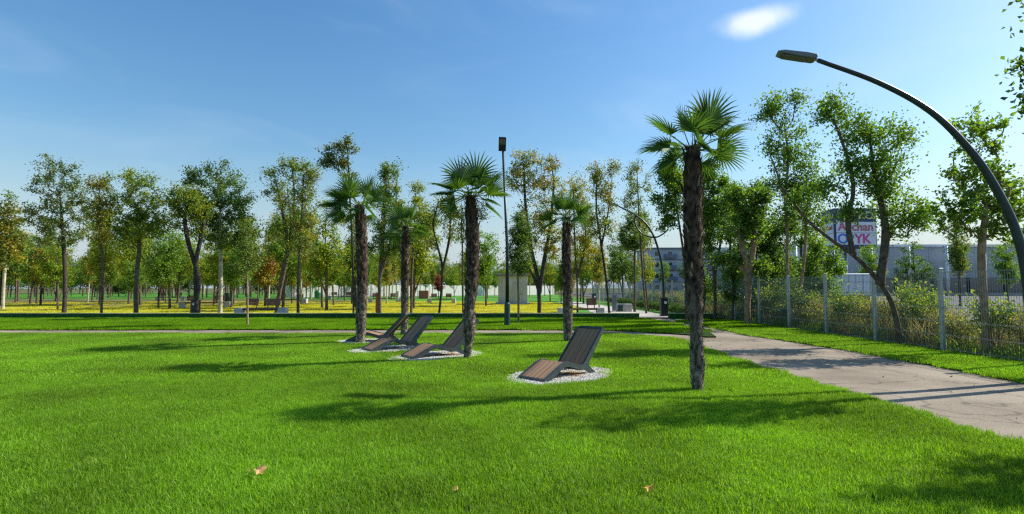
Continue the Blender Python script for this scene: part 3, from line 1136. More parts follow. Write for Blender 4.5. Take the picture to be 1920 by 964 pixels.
palm(4, 'tallest and nearest fan palm standing next to the path', top_height(1300, 276, 4),
     [(0, .085, 0), (.05, .105, 0), (.12, .13, .01), (.22, .095, off(1306, 650, 4)), (.35, .135, off(1303, 585, 4)), (.42, .145, off(1302, 545, 4)), (.55, .15, off(1300, 480, 4)), (.75, .165, off(1298, 390, 4)),
      (.9, .155, off(1298, 320, 4)), (1, .11, off(1300, 280, 4))], 0,
     [(150, 44, 1.12), (168, 20, 1.05), (187, 4, 1.0), (203, -20, .95), (160, -34, .85), (80, 66, 1.05), (300, 66, 1.2), (332, 60, 1.2), (20, 48, 1.15), (352, 30, 1.15), (12, 12, 1.08),
      (342, -8, 1.0), (240, 48, .9), (262, 12, .85), (100, 30, .9), (282, -10, .75), (45, -20, .8), (120, 80, .9)], 25, 0.86)

# ------------------------------------------------------------------ street furniture
# tall lamp post
lp = G(951, 613)
t = thing('lamp_post', 'tall straight lamp post with a flat tilted head beside the middle palm', 'lamp post', (lp.x, lp.y, 0.03))
q = MB()
q.tube([(0, 0, 0), (0, 0, 0.93), (0, 0, 0.97)], [0.125, 0.118, 0.085], 16)
obj('base_sleeve', q.mesh('base_sleeve', M['pole_base'], smooth=False), t)
hx = P(943, 285, lp.y)
q = MB()
q.tube([(0, 0, 0.97), (0, 0, 3.2), (hx.x - lp.x, 0, hx.z)], [0.078, 0.066, 0.045], 12)
obj('pole', q.mesh('pole', M['pole'], smooth=True), t)
q = MB()
q.box((0, 0, 0), (0.31, 0.66, 0.07))
hd = obj('lamp_head', q.mesh('lamp_head', M['pole'], bevel=0.012), t, (hx.x - lp.x - 0.02, -0.22, hx.z + 0.24), (R(-42), R(3), 0))
for yy, zz in ((-0.14, 0.30), (0.17, 0.26)):
    q = MB()
    q.box((0, yy, -0.038), (0.25, 0.27, 0.012))
    obj('lens', q.mesh('lens', M['lamp_glass'] if yy < 0 else M['black']), hd)
q = MB()
q.tube([(hx.x - lp.x, 0, hx.z - 0.02), (hx.x - lp.x - 0.01, -0.05, hx.z + 0.13)], 0.035, 8)
obj('bracket', q.mesh('bracket', M['pole']), t)


def catmull(pts, n=6):
    pts = [Vector(p) for p in pts]
    ext = [pts[0] * 2 - pts[1]] + pts + [pts[-1] * 2 - pts[-2]]
    out = []
    for i in range(1, len(ext) - 2):
        for k in range(n):
            t_ = k / n
            a, b_, c, d = ext[i - 1], ext[i], ext[i + 1], ext[i + 2]
            out.append(0.5 * ((2 * b_) + (c - a) * t_ + (2 * a - 5 * b_ + 4 * c - d) * t_ ** 2 + (3 * b_ - a - 3 * c + d) * t_ ** 3))
    out.append(pts[-1])
    return out


def curved_lamp(label, base, reach, az, H, arc, hook=True, head_s=1.0):
    t = thing('curved_lamp', label, 'street lamp', (base[0], base[1], 0), az, 'curved street lamps along the path')
    pts = [(0, 0, 0.0), (0, 0, 0.25 * H)] + [(-f * reach, 0, h * H) for f, h in arc]
    cp_ = catmull(pts)
    n = len(cp_)
    q = MB()
    q.tube(cp_, [0.085 - 0.045 * i / n for i in range(n)], 10)
    obj('pole', q.mesh('pole', M['pole'], smooth=True), t)
    q = MB()
    q.tube([(0, 0, 0), (0, 0, 0.03)], 0.17, 16)
    obj('base_plate', q.mesh('base_plate', M['pole']), t)
    e, d = cp_[-1], (cp_[-1] - cp_[-3]).normalized()
    ang = math.atan2(d.z, -d.x) * 0.55
    q = MB()
    L = 0.66 * head_s
    out_ = [(-L, 0.015), (-L * 0.82, 0.055), (-L * 0.25, 0.065), (0, 0.05), (0.02, 0.0), (-L * 0.05, -0.035), (-L * 0.45, -0.03), (-L * 0.9, -0.012)]
    q.prism(out_, -0.13 * head_s, 0.13 * head_s)
    hd = obj('lamp_head', q.mesh('lamp_head', M['lamp_grey'], bevel=0.01), t, e + d * 0.05, (0, -ang * -1, 0))
    q = MB()
    q.box((-L * 0.55, 0, -0.036), (L * 0.6, 0.2 * head_s, 0.014), rot=(0, 0.02, 0))
    obj('lens', q.mesh('lens', M['lamp_glass']), hd)
    q = MB()
    q.tube([e - d * 0.03, e + d * 0.07], 0.032, 8)
    obj('collar', q.mesh('collar', M['galv']), t)
    if hook:
        k = 4.6 / 102 / 1.0
        hp = [(-(1245 - u) / 102 * reach, 0, (590 - v) / 205 * H) for u, v in ((1194, 404), (1193, 419), (1201, 434), (1214, 443), (1231, 446), (1245, 440), (1256, 431))]
        q = MB()
        q.tube(catmull(hp), 0.042, 8)
        obj('hook_arm', q.mesh('hook_arm', M['pole'], smooth=True), t)
    return t


cl = G(1245, 592)
ARC = [(0.02, .44), (0.08, .585), (.167, .717), (.31, .83), (.51, .91), (.80, .985)]
curved_lamp('distant curved street lamp with a hooked second arm behind the black bin', xy(cl), 102 / F * cl.y, 0, P(1160, 384, cl.y).z, ARC)
# the near one stands by the path just outside the photograph; its head hangs over the path
curved_lamp('near curved street lamp whose grey head reaches in overhead from the side', (8.95, 9.0), 3.62, R(-16), 6.25,
            [(0.03, .40), (0.10, .53), (.20, .65), (.36, .775), (.58, .875), (.86, .965)], hook=False, head_s=1.08)


def bin_box(label, u, v, w, h, Y=None, kind='box', m='black'):
    p = G(u, v)
    Y = p.y
    wm, hm = w / F * Y, h / F * Y
    t = thing('litter_bin', label, 'bin', (p.x, p.y, 0), 0, 'litter bins')
    q = MB()
    if kind == 'box':
        q.box((0, 0, hm / 2), (wm, wm * 0.9, hm))
        body = obj('body', q.mesh('body', M[m], bevel=0.02), t)
    else:
        q.tube([(0, 0, 0.06), (0, 0, hm * 0.98), (0, 0, hm)], [wm / 2, wm / 2, wm / 2 * 0.92], 18)
        body = obj('body', q.mesh('body', M[m]), t)
        q = MB()
        q.tube([(0, 0, 0), (0, 0, 0.07)], wm * 0.3, 12)
        obj('foot', q.mesh('foot', M['black']), t)
    q = MB()
    q.box((0, 0, hm + 0.015), (wm * 0.8, wm * 0.7, 0.03))
    obj('lid', q.mesh('lid', M['black']), t)
    if m in ('black', 'pole'):
        q = MB()
        w2 = [(0.085 * math.cos(k * math.pi / 8), 0.085 * math.sin(k * math.pi / 8)) for k in range(16)]
        q.prism([(x, z) for x, z in w2], -0.006, 0.006)
        obj('emblem', q.mesh('emblem', M['white_paint']), t, (wm * 0.12, -wm * (0.46 if kind == 'box' else 0.51), hm * 0.74))
    return t


bin_box('black square bin with a round white emblem under the curved lamp', 1245, 592.5, 13, 34)
bin_box('black round bin with a white emblem at the foot of the forked tree', 366, 589.3, 17, 26, kind='round')
bin_box('dark bin with a white spot behind the right-hand bench', 1114, 572, 8, 21, kind='box', m='pole')
bin_box('red-brown cylindrical bin between the first two palms', 709, 588, 10, 38, kind='round', m='redbrown')
bin_box('tall grey-green bin beside the kiosk trees', 745, 567, 6, 20, kind='box', m='render')
bin_box('dark green bin among the trunks at the far dirt patch', 426, 568, 8, 18, kind='box', m='pole_base')

# green dog-waste post
p = G(602, 577)
t = thing('waste_post', 'green waste container on a thin post beyond the yellow turf', 'bin', (p.x, p.y, 0))
q = MB()
q.tube([(0, 0, 0), (0, 0, 1.0)], 0.03, 8)
obj('post', q.mesh('post', M['pole']), t)
q = MB()
q.tube([(0, 0, 0), (0, 0, 0.08), (0, 0, 0.5), (0, 0, 0.7)], [0.16, 0.24, 0.27, 0.14], 12)
obj('container', q.mesh('container', M['green_bin']), t, (-0.28, 0, 0.72))

# benches with concrete end blocks
def bench(label, p, W_, rz, backs=((-0.33, 0.24), (0.28, 0.24))):
    t = thing('park_bench', label, 'bench', p, rz, 'long park benches with concrete ends')
    for s in (-1, 1):
        q = MB()
        q.box((s * (W_ / 2), 0, 0.24), (0.42, 0.5, 0.48))
        obj('end_block', q.mesh('end_block', M['concrete'], bevel=0.02), t)
    L = W_ - 0.43
    for k in range(3):
        q = MB()
        q.box((0, -0.15 + 0.15 * k, 0.435), (L, 0.13, 0.05))
        obj('seat_slat', q.mesh('seat_slat', M['bench_wood'], bevel=0.006), t)
    q = MB()
    q.box((0, 0, 0.38), (L, 0.12, 0.06))
    obj('beam', q.mesh('beam', M['steel_dark']), t)
    for f, hw in backs:
        for k in range(3):
            q = MB()
            q.box((f * W_, 0.24 + 0.02 * k, 0.68 + 0.13 * k), (hw * W_, 0.03, 0.12), rot=(R(-8), 0, 0))
            obj('back_slat', q.mesh('back_slat', M['bench_wood'], bevel=0.004), t)
        for s in (-1, 1):
            q = MB()
            q.box((f * W_ + s * hw * W_ * 0.36, 0.27, 0.68), (0.05, 0.03, 0.56), rot=(R(-8), 0, 0))
            obj('back_bracket', q.mesh('back_bracket', M['steel_dark']), t)
    return t


gb = lambda u, v, z=0: G(u, v, z)
p = gb(498, 592)
bench('long bench with two separate backrests behind the thin front tree', (p.x, 29.6, 0), 2.45, 0, ((-0.10 - .17, 0.30), (0.22, 0.34)))
p = gb(1087, 592)
bench('long bench with two backrests beyond the nearest lounger', (p.x, 29.6, 0), 2.2, 0)
for (u, v, w, rz, lab) in ((828, 568, 2.6, 0.0, 'small distant bench left of the middle palm trunk'), (722, 567, 3.2, 0.1, 'distant bench behind the red-brown bin'),
                           (385, 577, 3.4, 0.15, 'distant bench with pale ends on the dirt patch'), (545, 569, 3.0, 0.0, 'distant bench behind the multi-stem tree'),
                           (640, 561, 3.4, 0.0, 'farthest bench in front of the pale wall'), (320, 563, 3.0, 0.2, 'distant reddish bench at the edge of the wood')):
    p = G(u, v)
    bench(lab, (p.x, p.y, 0), w, rz)

# picnic / stone cube and slate pillar by the path fork
p = G(1170, 584)
t = thing('stone_block', 'pale concrete block seat on the paving by the fork', 'block', (p.x, p.y, 0), R(12))
q = MB()
q.box((0, 0, 0.26), (0.95, 0.6, 0.52))
obj('block', q.mesh('block', M['concrete'], bevel=0.03), t)
q = MB()
q.box((-0.40, -0.31, 0.24), (0.36, 0.03, 0.40))
obj('side_panel', q.mesh('side_panel', M['pole_base']), t)
p = G(1152, 583)
t = thing('slate_pillar', 'slim dark slab post beside the concrete block', 'post', (p.x, p.y, 0), R(10))
q = MB()
q.box((0, 0, 0.56), (0.30, 0.14, 1.12))
obj('slab', q.mesh('slab', M['bldg_dark'], bevel=0.01), t)
q = MB()
q.box((0.17, 0, 0.55), (0.035, 0.15, 1.10))
obj('edge_strip', q.mesh('edge_strip', M['galv']), t)

# utility kiosk
p0, p1 = G(934, 570.5), G(989, 570.5)
kw, kh = p1.x - p0.x, P(960, 517, p0.y).z
t = thing('utility_kiosk', 'grey rendered utility kiosk with a flat dark roof behind the lamp post', 'kiosk', ((p0.x + p1.x) / 2, p0.y + 1.4, 0))
q = MB()
q.box((0, 0, kh / 2), (kw, 2.8, kh))
obj('wall', q.mesh('wall', M['render'], bevel=0.02), t)
q = MB()
q.box((-0.15, -0.05, kh + 0.09), (kw + 0.6, 3.3, 0.18))
obj('roof', q.mesh('roof', M['bldg_dark'], bevel=0.02), t)
q = MB()
q.box((0.5, -1.42, 1.05), (0.95, 0.04, 2.1))
d = obj('door', q.mesh('door', M['metal_clad'], bevel=0.01), t)
q = MB()
q.box((0.86, -1.45, 1.0), (0.03, 0.05, 0.14))
obj('handle', q.mesh('handle', M['black']), d)
q = MB()
q.box((0, 0, 0.06), (kw + 0.5, 3.3, 0.12))
obj('plinth', q.mesh('plinth', M['concrete']), t)

# low green-clad wall in two lengths, path between
for (x0, x1, lab) in ((-52, G(1201, 598).x, 'low dark green clad wall with a pale coping running across the whole lawn'),
                      (G(1273, 601).x, 10.6, 'short length of low green clad wall right of the path gap')):
    t = thing('low_wall', lab, 'wall', (0, 0, 0), 0, 'low green walls')
    q = MB()
    q.box(((x0 + x1) / 2, WY + 0.12, 0.12), (x1 - x0, 0.22, 0.27))
    obj('wall_body', q.mesh('wall_body', M['wall_green']), t)
    q = MB()
    q.box(((x0 + x1) / 2, WY + 0.12, 0.27), (x1 - x0 + 0.02, 0.26, 0.025))
    obj('coping', q.mesh('coping', M['coping']), t)

# far white wall in panels
t = thing('boundary_wall', 'long white boundary wall closing off the far end of the park', 'wall', (0, 0, 0))
q = MB()
q.box((0, 0, 1.05), (4.72, 0.2, 2.1))
pm = q.mesh('wall_panel', M['white_wall'], bevel=0.02)
q = MB()
q.box((0, 0, 1.1), (0.3, 0.34, 2.2))
qm = q.mesh('pier', M['white_wall'])
wa = R(38)
for k in range(12):
    x, y = -37.5 + (2.5 + 5 * k) * math.cos(wa), 86 + (2.5 + 5 * k) * math.sin(wa)
    obj('wall_panel', pm, t, (x, y, 0), (0, 0, wa))
    obj('pier', qm, t, (x + 2.5 * math.cos(wa), y + 2.5 * math.sin(wa), 0), (0, 0, wa))
p = G(800, 561)
t = thing('red_stall', 'small red and white stall far off in front of the white wall', 'stall', (P(795, 556, 80).x, 80, 0))
q = MB()
q.box((0, 0, 0.6), (1.5, 1.0, 1.2))
obj('counter', q.mesh('counter', M['red'], bevel=0.03), t)
q = MB()
q.box((0, 0, 2.05), (2.0, 1.4, 0.12))
obj('canopy', q.mesh('canopy', M['white_paint'], bevel=0.02), t)
for sx in (-1, 1):
    q = MB()
    q.box((sx * 0.9, -0.6, 1.0), (0.08, 0.08, 2.0))
    obj('post', q.mesh('post', M['white_paint']), t)

# ------------------------------------------------------------------ mesh fence with posts
t = thing('mesh_fence', 'green-grey welded mesh fence on galvanised posts along the right of the path', 'fence')
fence_pts = []
y = 1.0
SP = 2.42
FX = lambda y: 10.72 + 0.10 * math.sin(y * 0.08)
while y < 70:
    fence_pts.append((FX(y), y))
    y += SP
q = MB()
q.box((0, 0, 1.02), (0.085, 0.085, 2.1))
q.box((0, 0, 2.085), (0.105, 0.105, 0.03))
pm = q.mesh('post', M['galv'], bevel=0.006)
q = MB()
for k in range(38):
    q.box((0.04 + (SP - 0.08) * (k + .5) / 38, 0, 1.02), (0.005, 0.005, 1.94))
for z in (0.08, 0.42, 0.76, 1.10, 1.44, 1.78, 1.98):
    q.box((SP / 2, 0.006, z), (SP - 0.06, 0.007, 0.007))
    q.box((SP / 2, -0.006, z + 0.02), (SP - 0.06, 0.007, 0.007))
wm_ = q.mesh('wire_panel', M['wire'])
for k, (x, y) in enumerate(fence_pts):
    obj('post', pm, t, (x, y, 0))
    if k + 1 < len(fence_pts):
        x2, y2 = fence_pts[k + 1]
        obj('wire_panel', wm_, t, (x, y, 0), (0, 0, math.atan2(y2 - y, x2 - x)))

# ------------------------------------------------------------------ trees
def grow_tree(stems, tips, r0, twig=0.008):
    """stems: list of polylines from the ground; tips: n x 3 points the boughs reach for. Returns chains of (points, radii)."""
    pos, par, chains = [], [], []
    for st in stems:
        pl = catmull(st, 4) if len(st) > 2 else [Vector(st[0]).lerp(Vector(st[1]), k / 8) for k in range(9)]
        ids = []
        for k, p_ in enumerate(pl):
            pos.append(np.array(p_))
            par.append(ids[-1] if ids else -1)
            ids.append(len(pos) - 1)
        chains.append(ids)
    nstem = len(chains)
    H = max(p_[2] for p_ in pos)
    allp = np.array(pos)
    ctr = np.array(pos).mean(0)
    d0 = np.array([np.min(np.linalg.norm(allp - tp, axis=1)) for tp in tips])
    load = np.zeros(20000)
    for ti in np.argsort(d0):
        tp = tips[ti]
        A = np.array(pos)
        dv = tp - A
        dist = np.linalg.norm(dv, axis=1)
        hor = np.linalg.norm(dv[:, :2], axis=1)
        pen = np.where(dv[:, 2] < hor * 0.45, 1.2 * (hor * 0.45 - dv[:, 2]), 0) + np.where(A[:, 2] < H * 0.22, 2.0, 0)
        j = int(np.argmin(dist + pen))
        a = pos[j]
        L = dist[j]
        if L < 0.08:
            continue
        nseg = max(2, int(L / 0.45))
        bulge = np.array([0, 0, -0.10 * L]) + rng.normal(size=3) * 0.07 * L
        ids = [j]
        for k in range(1, nseg + 1):
            f = k / nseg
            p_ = a + (tp - a) * f + bulge * math.sin(math.pi * f) + (rng.normal(size=3) * 0.03 * min(L, 1) if k < nseg else 0)
            pos.append(p_)
            par.append(ids[-1])
            ids.append(len(pos) - 1)
        chains.append(ids)
    pos = np.array(pos)
    n = len(pos)
    area = np.zeros(n)
    kids = np.zeros(n, int)
    for i in range(n):
        if par[i] >= 0:
            kids[par[i]] += 1
    for i in range(n - 1, -1, -1):
        if area[i] == 0:
            area[i] = twig ** 2.3
        if par[i] >= 0:
            area[par[i]] += area[i]
    rad = area ** (1 / 2.3)
    out = []
    top = max(rad[c[0]] for c in chains[:nstem])
    k = r0 / top
    sc = lambda r: np.maximum(r * (k if k < 1 else 1 + (k - 1) * np.clip(r / top, 0, 1)), twig * 0.75)
    for ci, c in enumerate(chains):
        rr_ = rad[c].copy()
        if ci >= nstem:
            rr_[0] = rr_[1]
        rr_ = sc(rr_)
        if ci < nstem:
            rr_ = np.maximum(rr_, r0 * np.linspace(0.72, 0.20, len(rr_)))
            rr_[0] *= 1.2
        out.append((pos[c], rr_, ci < nstem))
    return out


def tree_parts(stems, ells, r0, ntips, nleaf, lsize, clump=0.32, twig=0.008, shell=0.0, along=0.45):
    """ells: (cx, cy, cz, rx, ry, rz, weight). Returns trunk mesh builder, branch builder, leaf positions, clump ids."""
    w = np.array([e[6] for e in ells], float)
    w = w / w.sum()
    tips = []
    ntips, nleaf, clump, lsize = int(ntips * 1.7), int(nleaf * 1.5), clump * 0.60, lsize * 0.78
    for i in range(ntips):
        e = ells[rng.choice(len(ells), p=w)]
        d = rng.normal(size=3)
        d /= np.linalg.norm(d)
        rr_ = (shell + (1 - shell) * rng.uniform(0, 1)) ** 0.45
        tips.append([e[0] + d[0] * e[3] * rr_, e[1] + d[1] * e[4] * rr_, e[2] + d[2] * e[5] * rr_])
    tips = np.array(tips)
    chains = grow_tree(stems, tips, r0, twig)
    tb, bb_ = MB(), MB()
    anchors = []
    for pts, rr_, is_stem in chains:
        (tb if is_stem else bb_).tube(pts, list(rr_), 9 if is_stem else 4, cap=False)
        if not is_stem:
            anchors.append((pts, rr_))
    pos, cid = [], []
    for k, (pts, rr_) in enumerate(anchors):
        m_ = max(3, int(nleaf / len(anchors) * rng.uniform(0.5, 1.5)))
        end = pts[-1]
        na = int(m_ * along)
        g = rng.normal(size=(m_ - na, 3)) * clump * np.array([1, 1, 0.75])
        pos.append(end + g)
        if na:
            f = rng.uniform(0.25, 1, na)
            idx = f * (len(pts) - 1)
            i0 = np.minimum(idx.astype(int), len(pts) - 2)
            fr = (idx - i0)[:, None]
            pos.append(pts[i0] * (1 - fr) + pts[i0 + 1] * fr + rng.normal(size=(na, 3)) * clump * 0.5)
        cid.append(np.full(m_, k))
    return tb, bb_, np.concatenate(pos), np.concatenate(cid), len(anchors)


def build_tree(name, label, cat, base, stems, ells, r0, ntips, nleaf, lsize, bark, mats, group=None, clump=0.32, twig=0.008, along=0.48, z=0.0, top_alt=None):
    tb, bb_, pos, cid, nc = tree_parts(stems, ells, r0 * 0.76, ntips, nleaf, lsize, clump, twig, along=along)
    o = thing(name, label, cat, (base[0], base[1], z), 0, group)
    obj('trunk', tb.mesh('trunk', M[bark], smooth=True), o)
    obj('branch', bb_.mesh('branch', M[bark], smooth=True), o)['kind'] = 'stuff'
    pick = rng.choice(len(mats), size=nc, p=np.array([m_[1] for m_ in mats]) / sum(m_[1] for m_ in mats))
    mi = pick[cid]
    flip = rng.uniform(0, 1, len(mi)) < 0.12
    mi = np.where(flip, rng.integers(0, len(mats), len(mi)), mi)
    obj('crown', quads_mesh('crown', leaf_quads(pos, lsize * 0.78), mi, [M[m_[0]] for m_ in mats]), o)['kind'] = 'stuff'
    return o


def px_tree(name, label, cat, Y, stems, ells, r0, ntips, nleaf, lsize, bark, mats, **k):
    """stems and crown masses given by where they stand in the view at distance Y; turned into metres round the trunk's foot."""
    b0 = P(stems[0][0][0], 500, Y)
    bx = b0.x
    st = []
    for s_ in stems:
        pl = []
        for j, q_ in enumerate(s_):
            w = P(q_[0], q_[1], Y)
            pl.append((w.x - bx, (q_[2] if len(q_) > 2 else 0), 0.0 if (j == 0 and q_[1] > 560) else w.z))
        st.append(pl)
    el = []
    for e in ells:
        w = P(e[0], e[1], Y)
        mx_, mz = e[2] / F * Y, e[3] / F * Y
        el.append((w.x - bx, (e[5] if len(e) > 5 else 0) + rng.uniform(-.2, .2), w.z, mx_, min(mx_, mz) * 0.95, mz, e[4] if len(e) > 4 else e[2] * e[3]))
    return build_tree(name, label, cat, (bx, Y), st, el, r0, ntips, nleaf, lsize, bark, mats, **k)


GT = 'park trees behind the low wall'
px_tree('broadleaf_tree', 'dense dark green tree with a pale straight trunk, leftmost large crown', 'tree', 32,
        [[(413, 590), (414, 540), (414, 480), (412, 420), (415, 350)]],
        [(400, 335, 48, 38), (440, 380, 40, 48), (385, 395, 45, 45), (415, 430, 62, 45), (455, 430, 30, 40), (365, 345, 25, 30)], 0.15, 150, 13000, 0.16, 'bark_pale',
        [('lf_dark', .7), ('lf_green', .3)], group=GT, clump=0.36)
px_tree('broadleaf_tree', 'tree with a dark forked trunk behind the black round bin', 'tree', 30,
        [[(369, 590), (367, 540), (368, 490), (378, 440), (390, 380)], [(369, 560), (372, 520), (352, 450), (345, 400)]],
        [(345, 370, 24, 30, 900), (335, 400, 20, 30, 500), (375, 400, 25, 50, 800)], 0.16, 60, 3600, 0.15, 'bark_dark', [('lf_green', .3), ('lf_yellowgreen', .7)], group=GT)
px_tree('young_tree', 'thin young tree standing on the lawn strip in front of the two-back bench', 'tree', G(464, 612).y,
        [[(464, 612), (464, 560), (463, 510), (462, 450), (463, 410)]],
        [(463, 480, 26, 40), (466, 440, 22, 32), (455, 500, 18, 22)], 0.055, 60, 2600, 0.11, 'bark_tan', [('lf_green', .6), ('lf_olive', .4)], z=0.03, twig=0.006, clump=0.26)
px_tree('broadleaf_tree', 'slim upright tree with sparse brownish leaves right of the two-back bench', 'tree', 31,
        [[(559, 590), (559, 540), (562, 470), (566, 400), (570, 320)]],
        [(575, 330, 24, 30), (568, 390, 28, 48), (572, 450, 26, 45), (590, 320, 14, 18)], 0.11, 90, 4200, 0.15, 'bark', [('lf_olive', .6), ('lf_green', .3), ('lf_yellow', .1)], group=GT)
px_tree('broadleaf_tree', 'leaning multi-stem tree rising behind the two-back bench', 'tree', 32.5,
        [[(518, 590), (524, 550), (532, 510), (540, 460), (528, 390), (515, 330)], [(522, 560), (534, 505), (548, 440), (552, 370), (548, 310)], [(524, 550), (530, 500), (545, 430), (538, 350)]],
        [(510, 330, 24, 28), (545, 315, 30, 22), (535, 370, 38, 35), (540, 420, 40, 38), (555, 460, 40, 30)], 0.15, 120, 5200, 0.15, 'bark', [('lf_olive', .55), ('lf_green', .35), ('lf_yellowgreen', .1)], group=GT)
px_tree('slender_tree', 'very tall slender tree with a bare stem and small tuft beside the leftmost palm', 'tree', 29,
        [[(663, 590), (662, 520), (660, 440), (656, 370), (652, 290), (648, 262)]],
        [(650, 272, 26, 18), (625, 290, 22, 20), (640, 305, 26, 18), (612, 308, 12, 10, 120), (655, 330, 12, 10, 100)], 0.07, 60, 2100, 0.15, 'bark_dark', [('lf_dark', .35), ('lf_olive', .6), ('lf_yellow', .05)], group=GT, clump=0.25)
px_tree('broadleaf_tree', 'twin-topped green tree between the first and second palms', 'tree', 31,
        [[(712, 590), (712, 520), (718, 450), (722, 380), (722, 330)], [(712, 520), (735, 440), (743, 370), (745, 315)]],
        [(722, 325, 12, 22), (745, 320, 10, 26), (725, 370, 32, 30), (740, 410, 42, 35), (722, 450, 38, 45), (760, 455, 28, 40)], 0.13, 130, 8000, 0.16, 'bark', [('lf_dark', .45), ('lf_green', .45), ('lf_yellow', .1)], group=GT)
px_tree('broadleaf_tree', 'yellowing green tree behind the second palm crown', 'tree', 33,
        [[(771, 590), (772, 520), (776, 440), (780, 370)]],
        [(782, 360, 16, 20), (785, 400, 26, 26), (800, 420, 26, 26), (775, 440, 26, 26)], 0.10, 70, 3600, 0.16, 'bark', [('lf_green', .5), ('lf_yellowgreen', .5)], group=GT)
px_tree('broadleaf_tree', 'open thin tree with a crooked dark trunk left of the middle palm', 'tree', 31,
        [[(823, 590), (827, 550), (829, 500), (820, 460), (812, 420), (822, 380)], [(829, 510), (842, 450), (845, 400)]],
        [(815, 400, 24, 26), (845, 405, 22, 25), (835, 375, 30, 15), (850, 440, 20, 26), (812, 455, 18, 20)], 0.10, 70, 2200, 0.15, 'bark_dark', [('lf_olive', .5), ('lf_green', .3), ('lf_yellow', .2)], group=GT)
px_tree('slender_tree', 'thin straight tree half hidden by the middle palm trunk', 'tree', 29.5,
        [[(868, 590), (867, 530), (867, 470), (865, 410), (866, 370)]],
        [(868, 410, 26, 26), (878, 440, 22, 20), (900, 400, 20, 14, 260), (905, 385, 16, 12, 200)], 0.06, 50, 1300, 0.14, 'bark', [('lf_dark', .5), ('lf_olive', .5)], group=GT)
px_tree('young_tree', 'small tree with a dense dark oval crown and tan trunk right of the lamp post', 'tree', G(972, 607).y,
        [[(972, 607), (972, 560), (971, 520), (972, 470), (974, 420)]],
        [(974, 440, 22, 34), (972, 485, 25, 34), (975, 412, 12, 16)], 0.065, 90, 6500, 0.10, 'bark_tan', [('lf_dark', .75), ('lf_green', .25)], z=0.03, twig=0.006, clump=0.22)
px_tree('broadleaf_tree', 'tall open tree with yellow-orange top behind the lamp post', 'tree', 30,
        [[(1011, 590), (1011, 560), (1008, 520), (992, 450), (985, 380), (982, 310)], [(1011, 550), (1020, 490), (1032, 420), (1038, 340), (1030, 300)], [(1010, 545), (996, 510), (978, 480)]],
        [(985, 300, 30, 22), (1030, 310, 24, 22), (1000, 340, 40, 28), (1040, 350, 18, 24), (1010, 400, 42, 40), (1005, 450, 40, 35), (965, 330, 18, 30), (1040, 450, 22, 40)], 0.16, 170, 6200, 0.155, 'bark_dark',
        [('lf_yellow', .38), ('lf_olive', .27), ('lf_green', .3), ('lf_orange', .05)], group=GT)
px_tree('broadleaf_tree', 'yellow-leaved tree right behind the palm of the nearest lounger', 'tree', 33,
        [[(1083, 590), (1082, 530), (1078, 460), (1076, 390), (1075, 350)], [(1083, 520), (1098, 450), (1092, 380)]],
        [(1075, 350, 30, 24), (1085, 400, 30, 34), (1092, 450, 26, 34), (1105, 480, 14, 26)], 0.11, 100, 4200, 0.15, 'bark', [('lf_yellow', .45), ('lf_yellowgreen', .35), ('lf_olive', .2)], group=GT)
px_tree('slender_tree', 'leaning slender tree with brownish sparse crown just left of the distant curved lamp', 'tree', 29,
        [[(1143, 590), (1136, 520), (1126, 450), (1118, 390), (1120, 320)], [(1128, 460), (1140, 400), (1148, 330)]],
        [(1120, 330, 20, 26), (1148, 315, 14, 18), (1132, 370, 26, 34), (1122, 420, 22, 30), (1145, 420, 14, 34)], 0.085, 100, 3000, 0.14, 'bark_dark', [('lf_olive', .45), ('lf_yellow', .25), ('lf_orange', .05), ('lf_green', .25)], group=GT)
px_tree('slender_tree', 'tall thin tree rising behind the arc of the distant curved lamp', 'tree', 33,
        [[(1212, 590), (1207, 540), (1202, 470), (1198, 400), (1194, 315)]],
        [(1192, 312, 22, 12), (1182, 335, 14, 18), (1190, 370, 20, 30), (1218, 345, 10, 26, 160), (1178, 375, 12, 22), (1200, 425, 18, 30)], 0.08, 80, 2300, 0.14, 'bark', [('lf_olive', .45), ('lf_green', .45), ('lf_yellow', .1)], group=GT)
px_tree('broadleaf_tree', 'dark green tree with a low rounded crown under the lamp arc', 'tree', 35,
        [[(1190, 588), (1190, 540), (1190, 480), (1192, 430)]],
        [(1180, 420, 20, 26), (1200, 415, 26, 20), (1192, 455, 30, 24), (1172, 450, 14, 20)], 0.10, 70, 4800, 0.15, 'bark', [('lf_dark', .6), ('lf_green', .4)], group=GT)
px_tree('slender_tree', 'thin tree with yellowish tuft at mid height near the block seat', 'tree', 36,
        [[(1216, 588), (1210, 530), (1206, 470), (1202, 430)]], [(1218, 510, 10, 24), (1208, 450, 12, 22), (1205, 490, 10, 30)], 0.07, 30, 1100, 0.13, 'bark', [('lf_yellowgreen', .7), ('lf_yellow', .3)], group=GT)

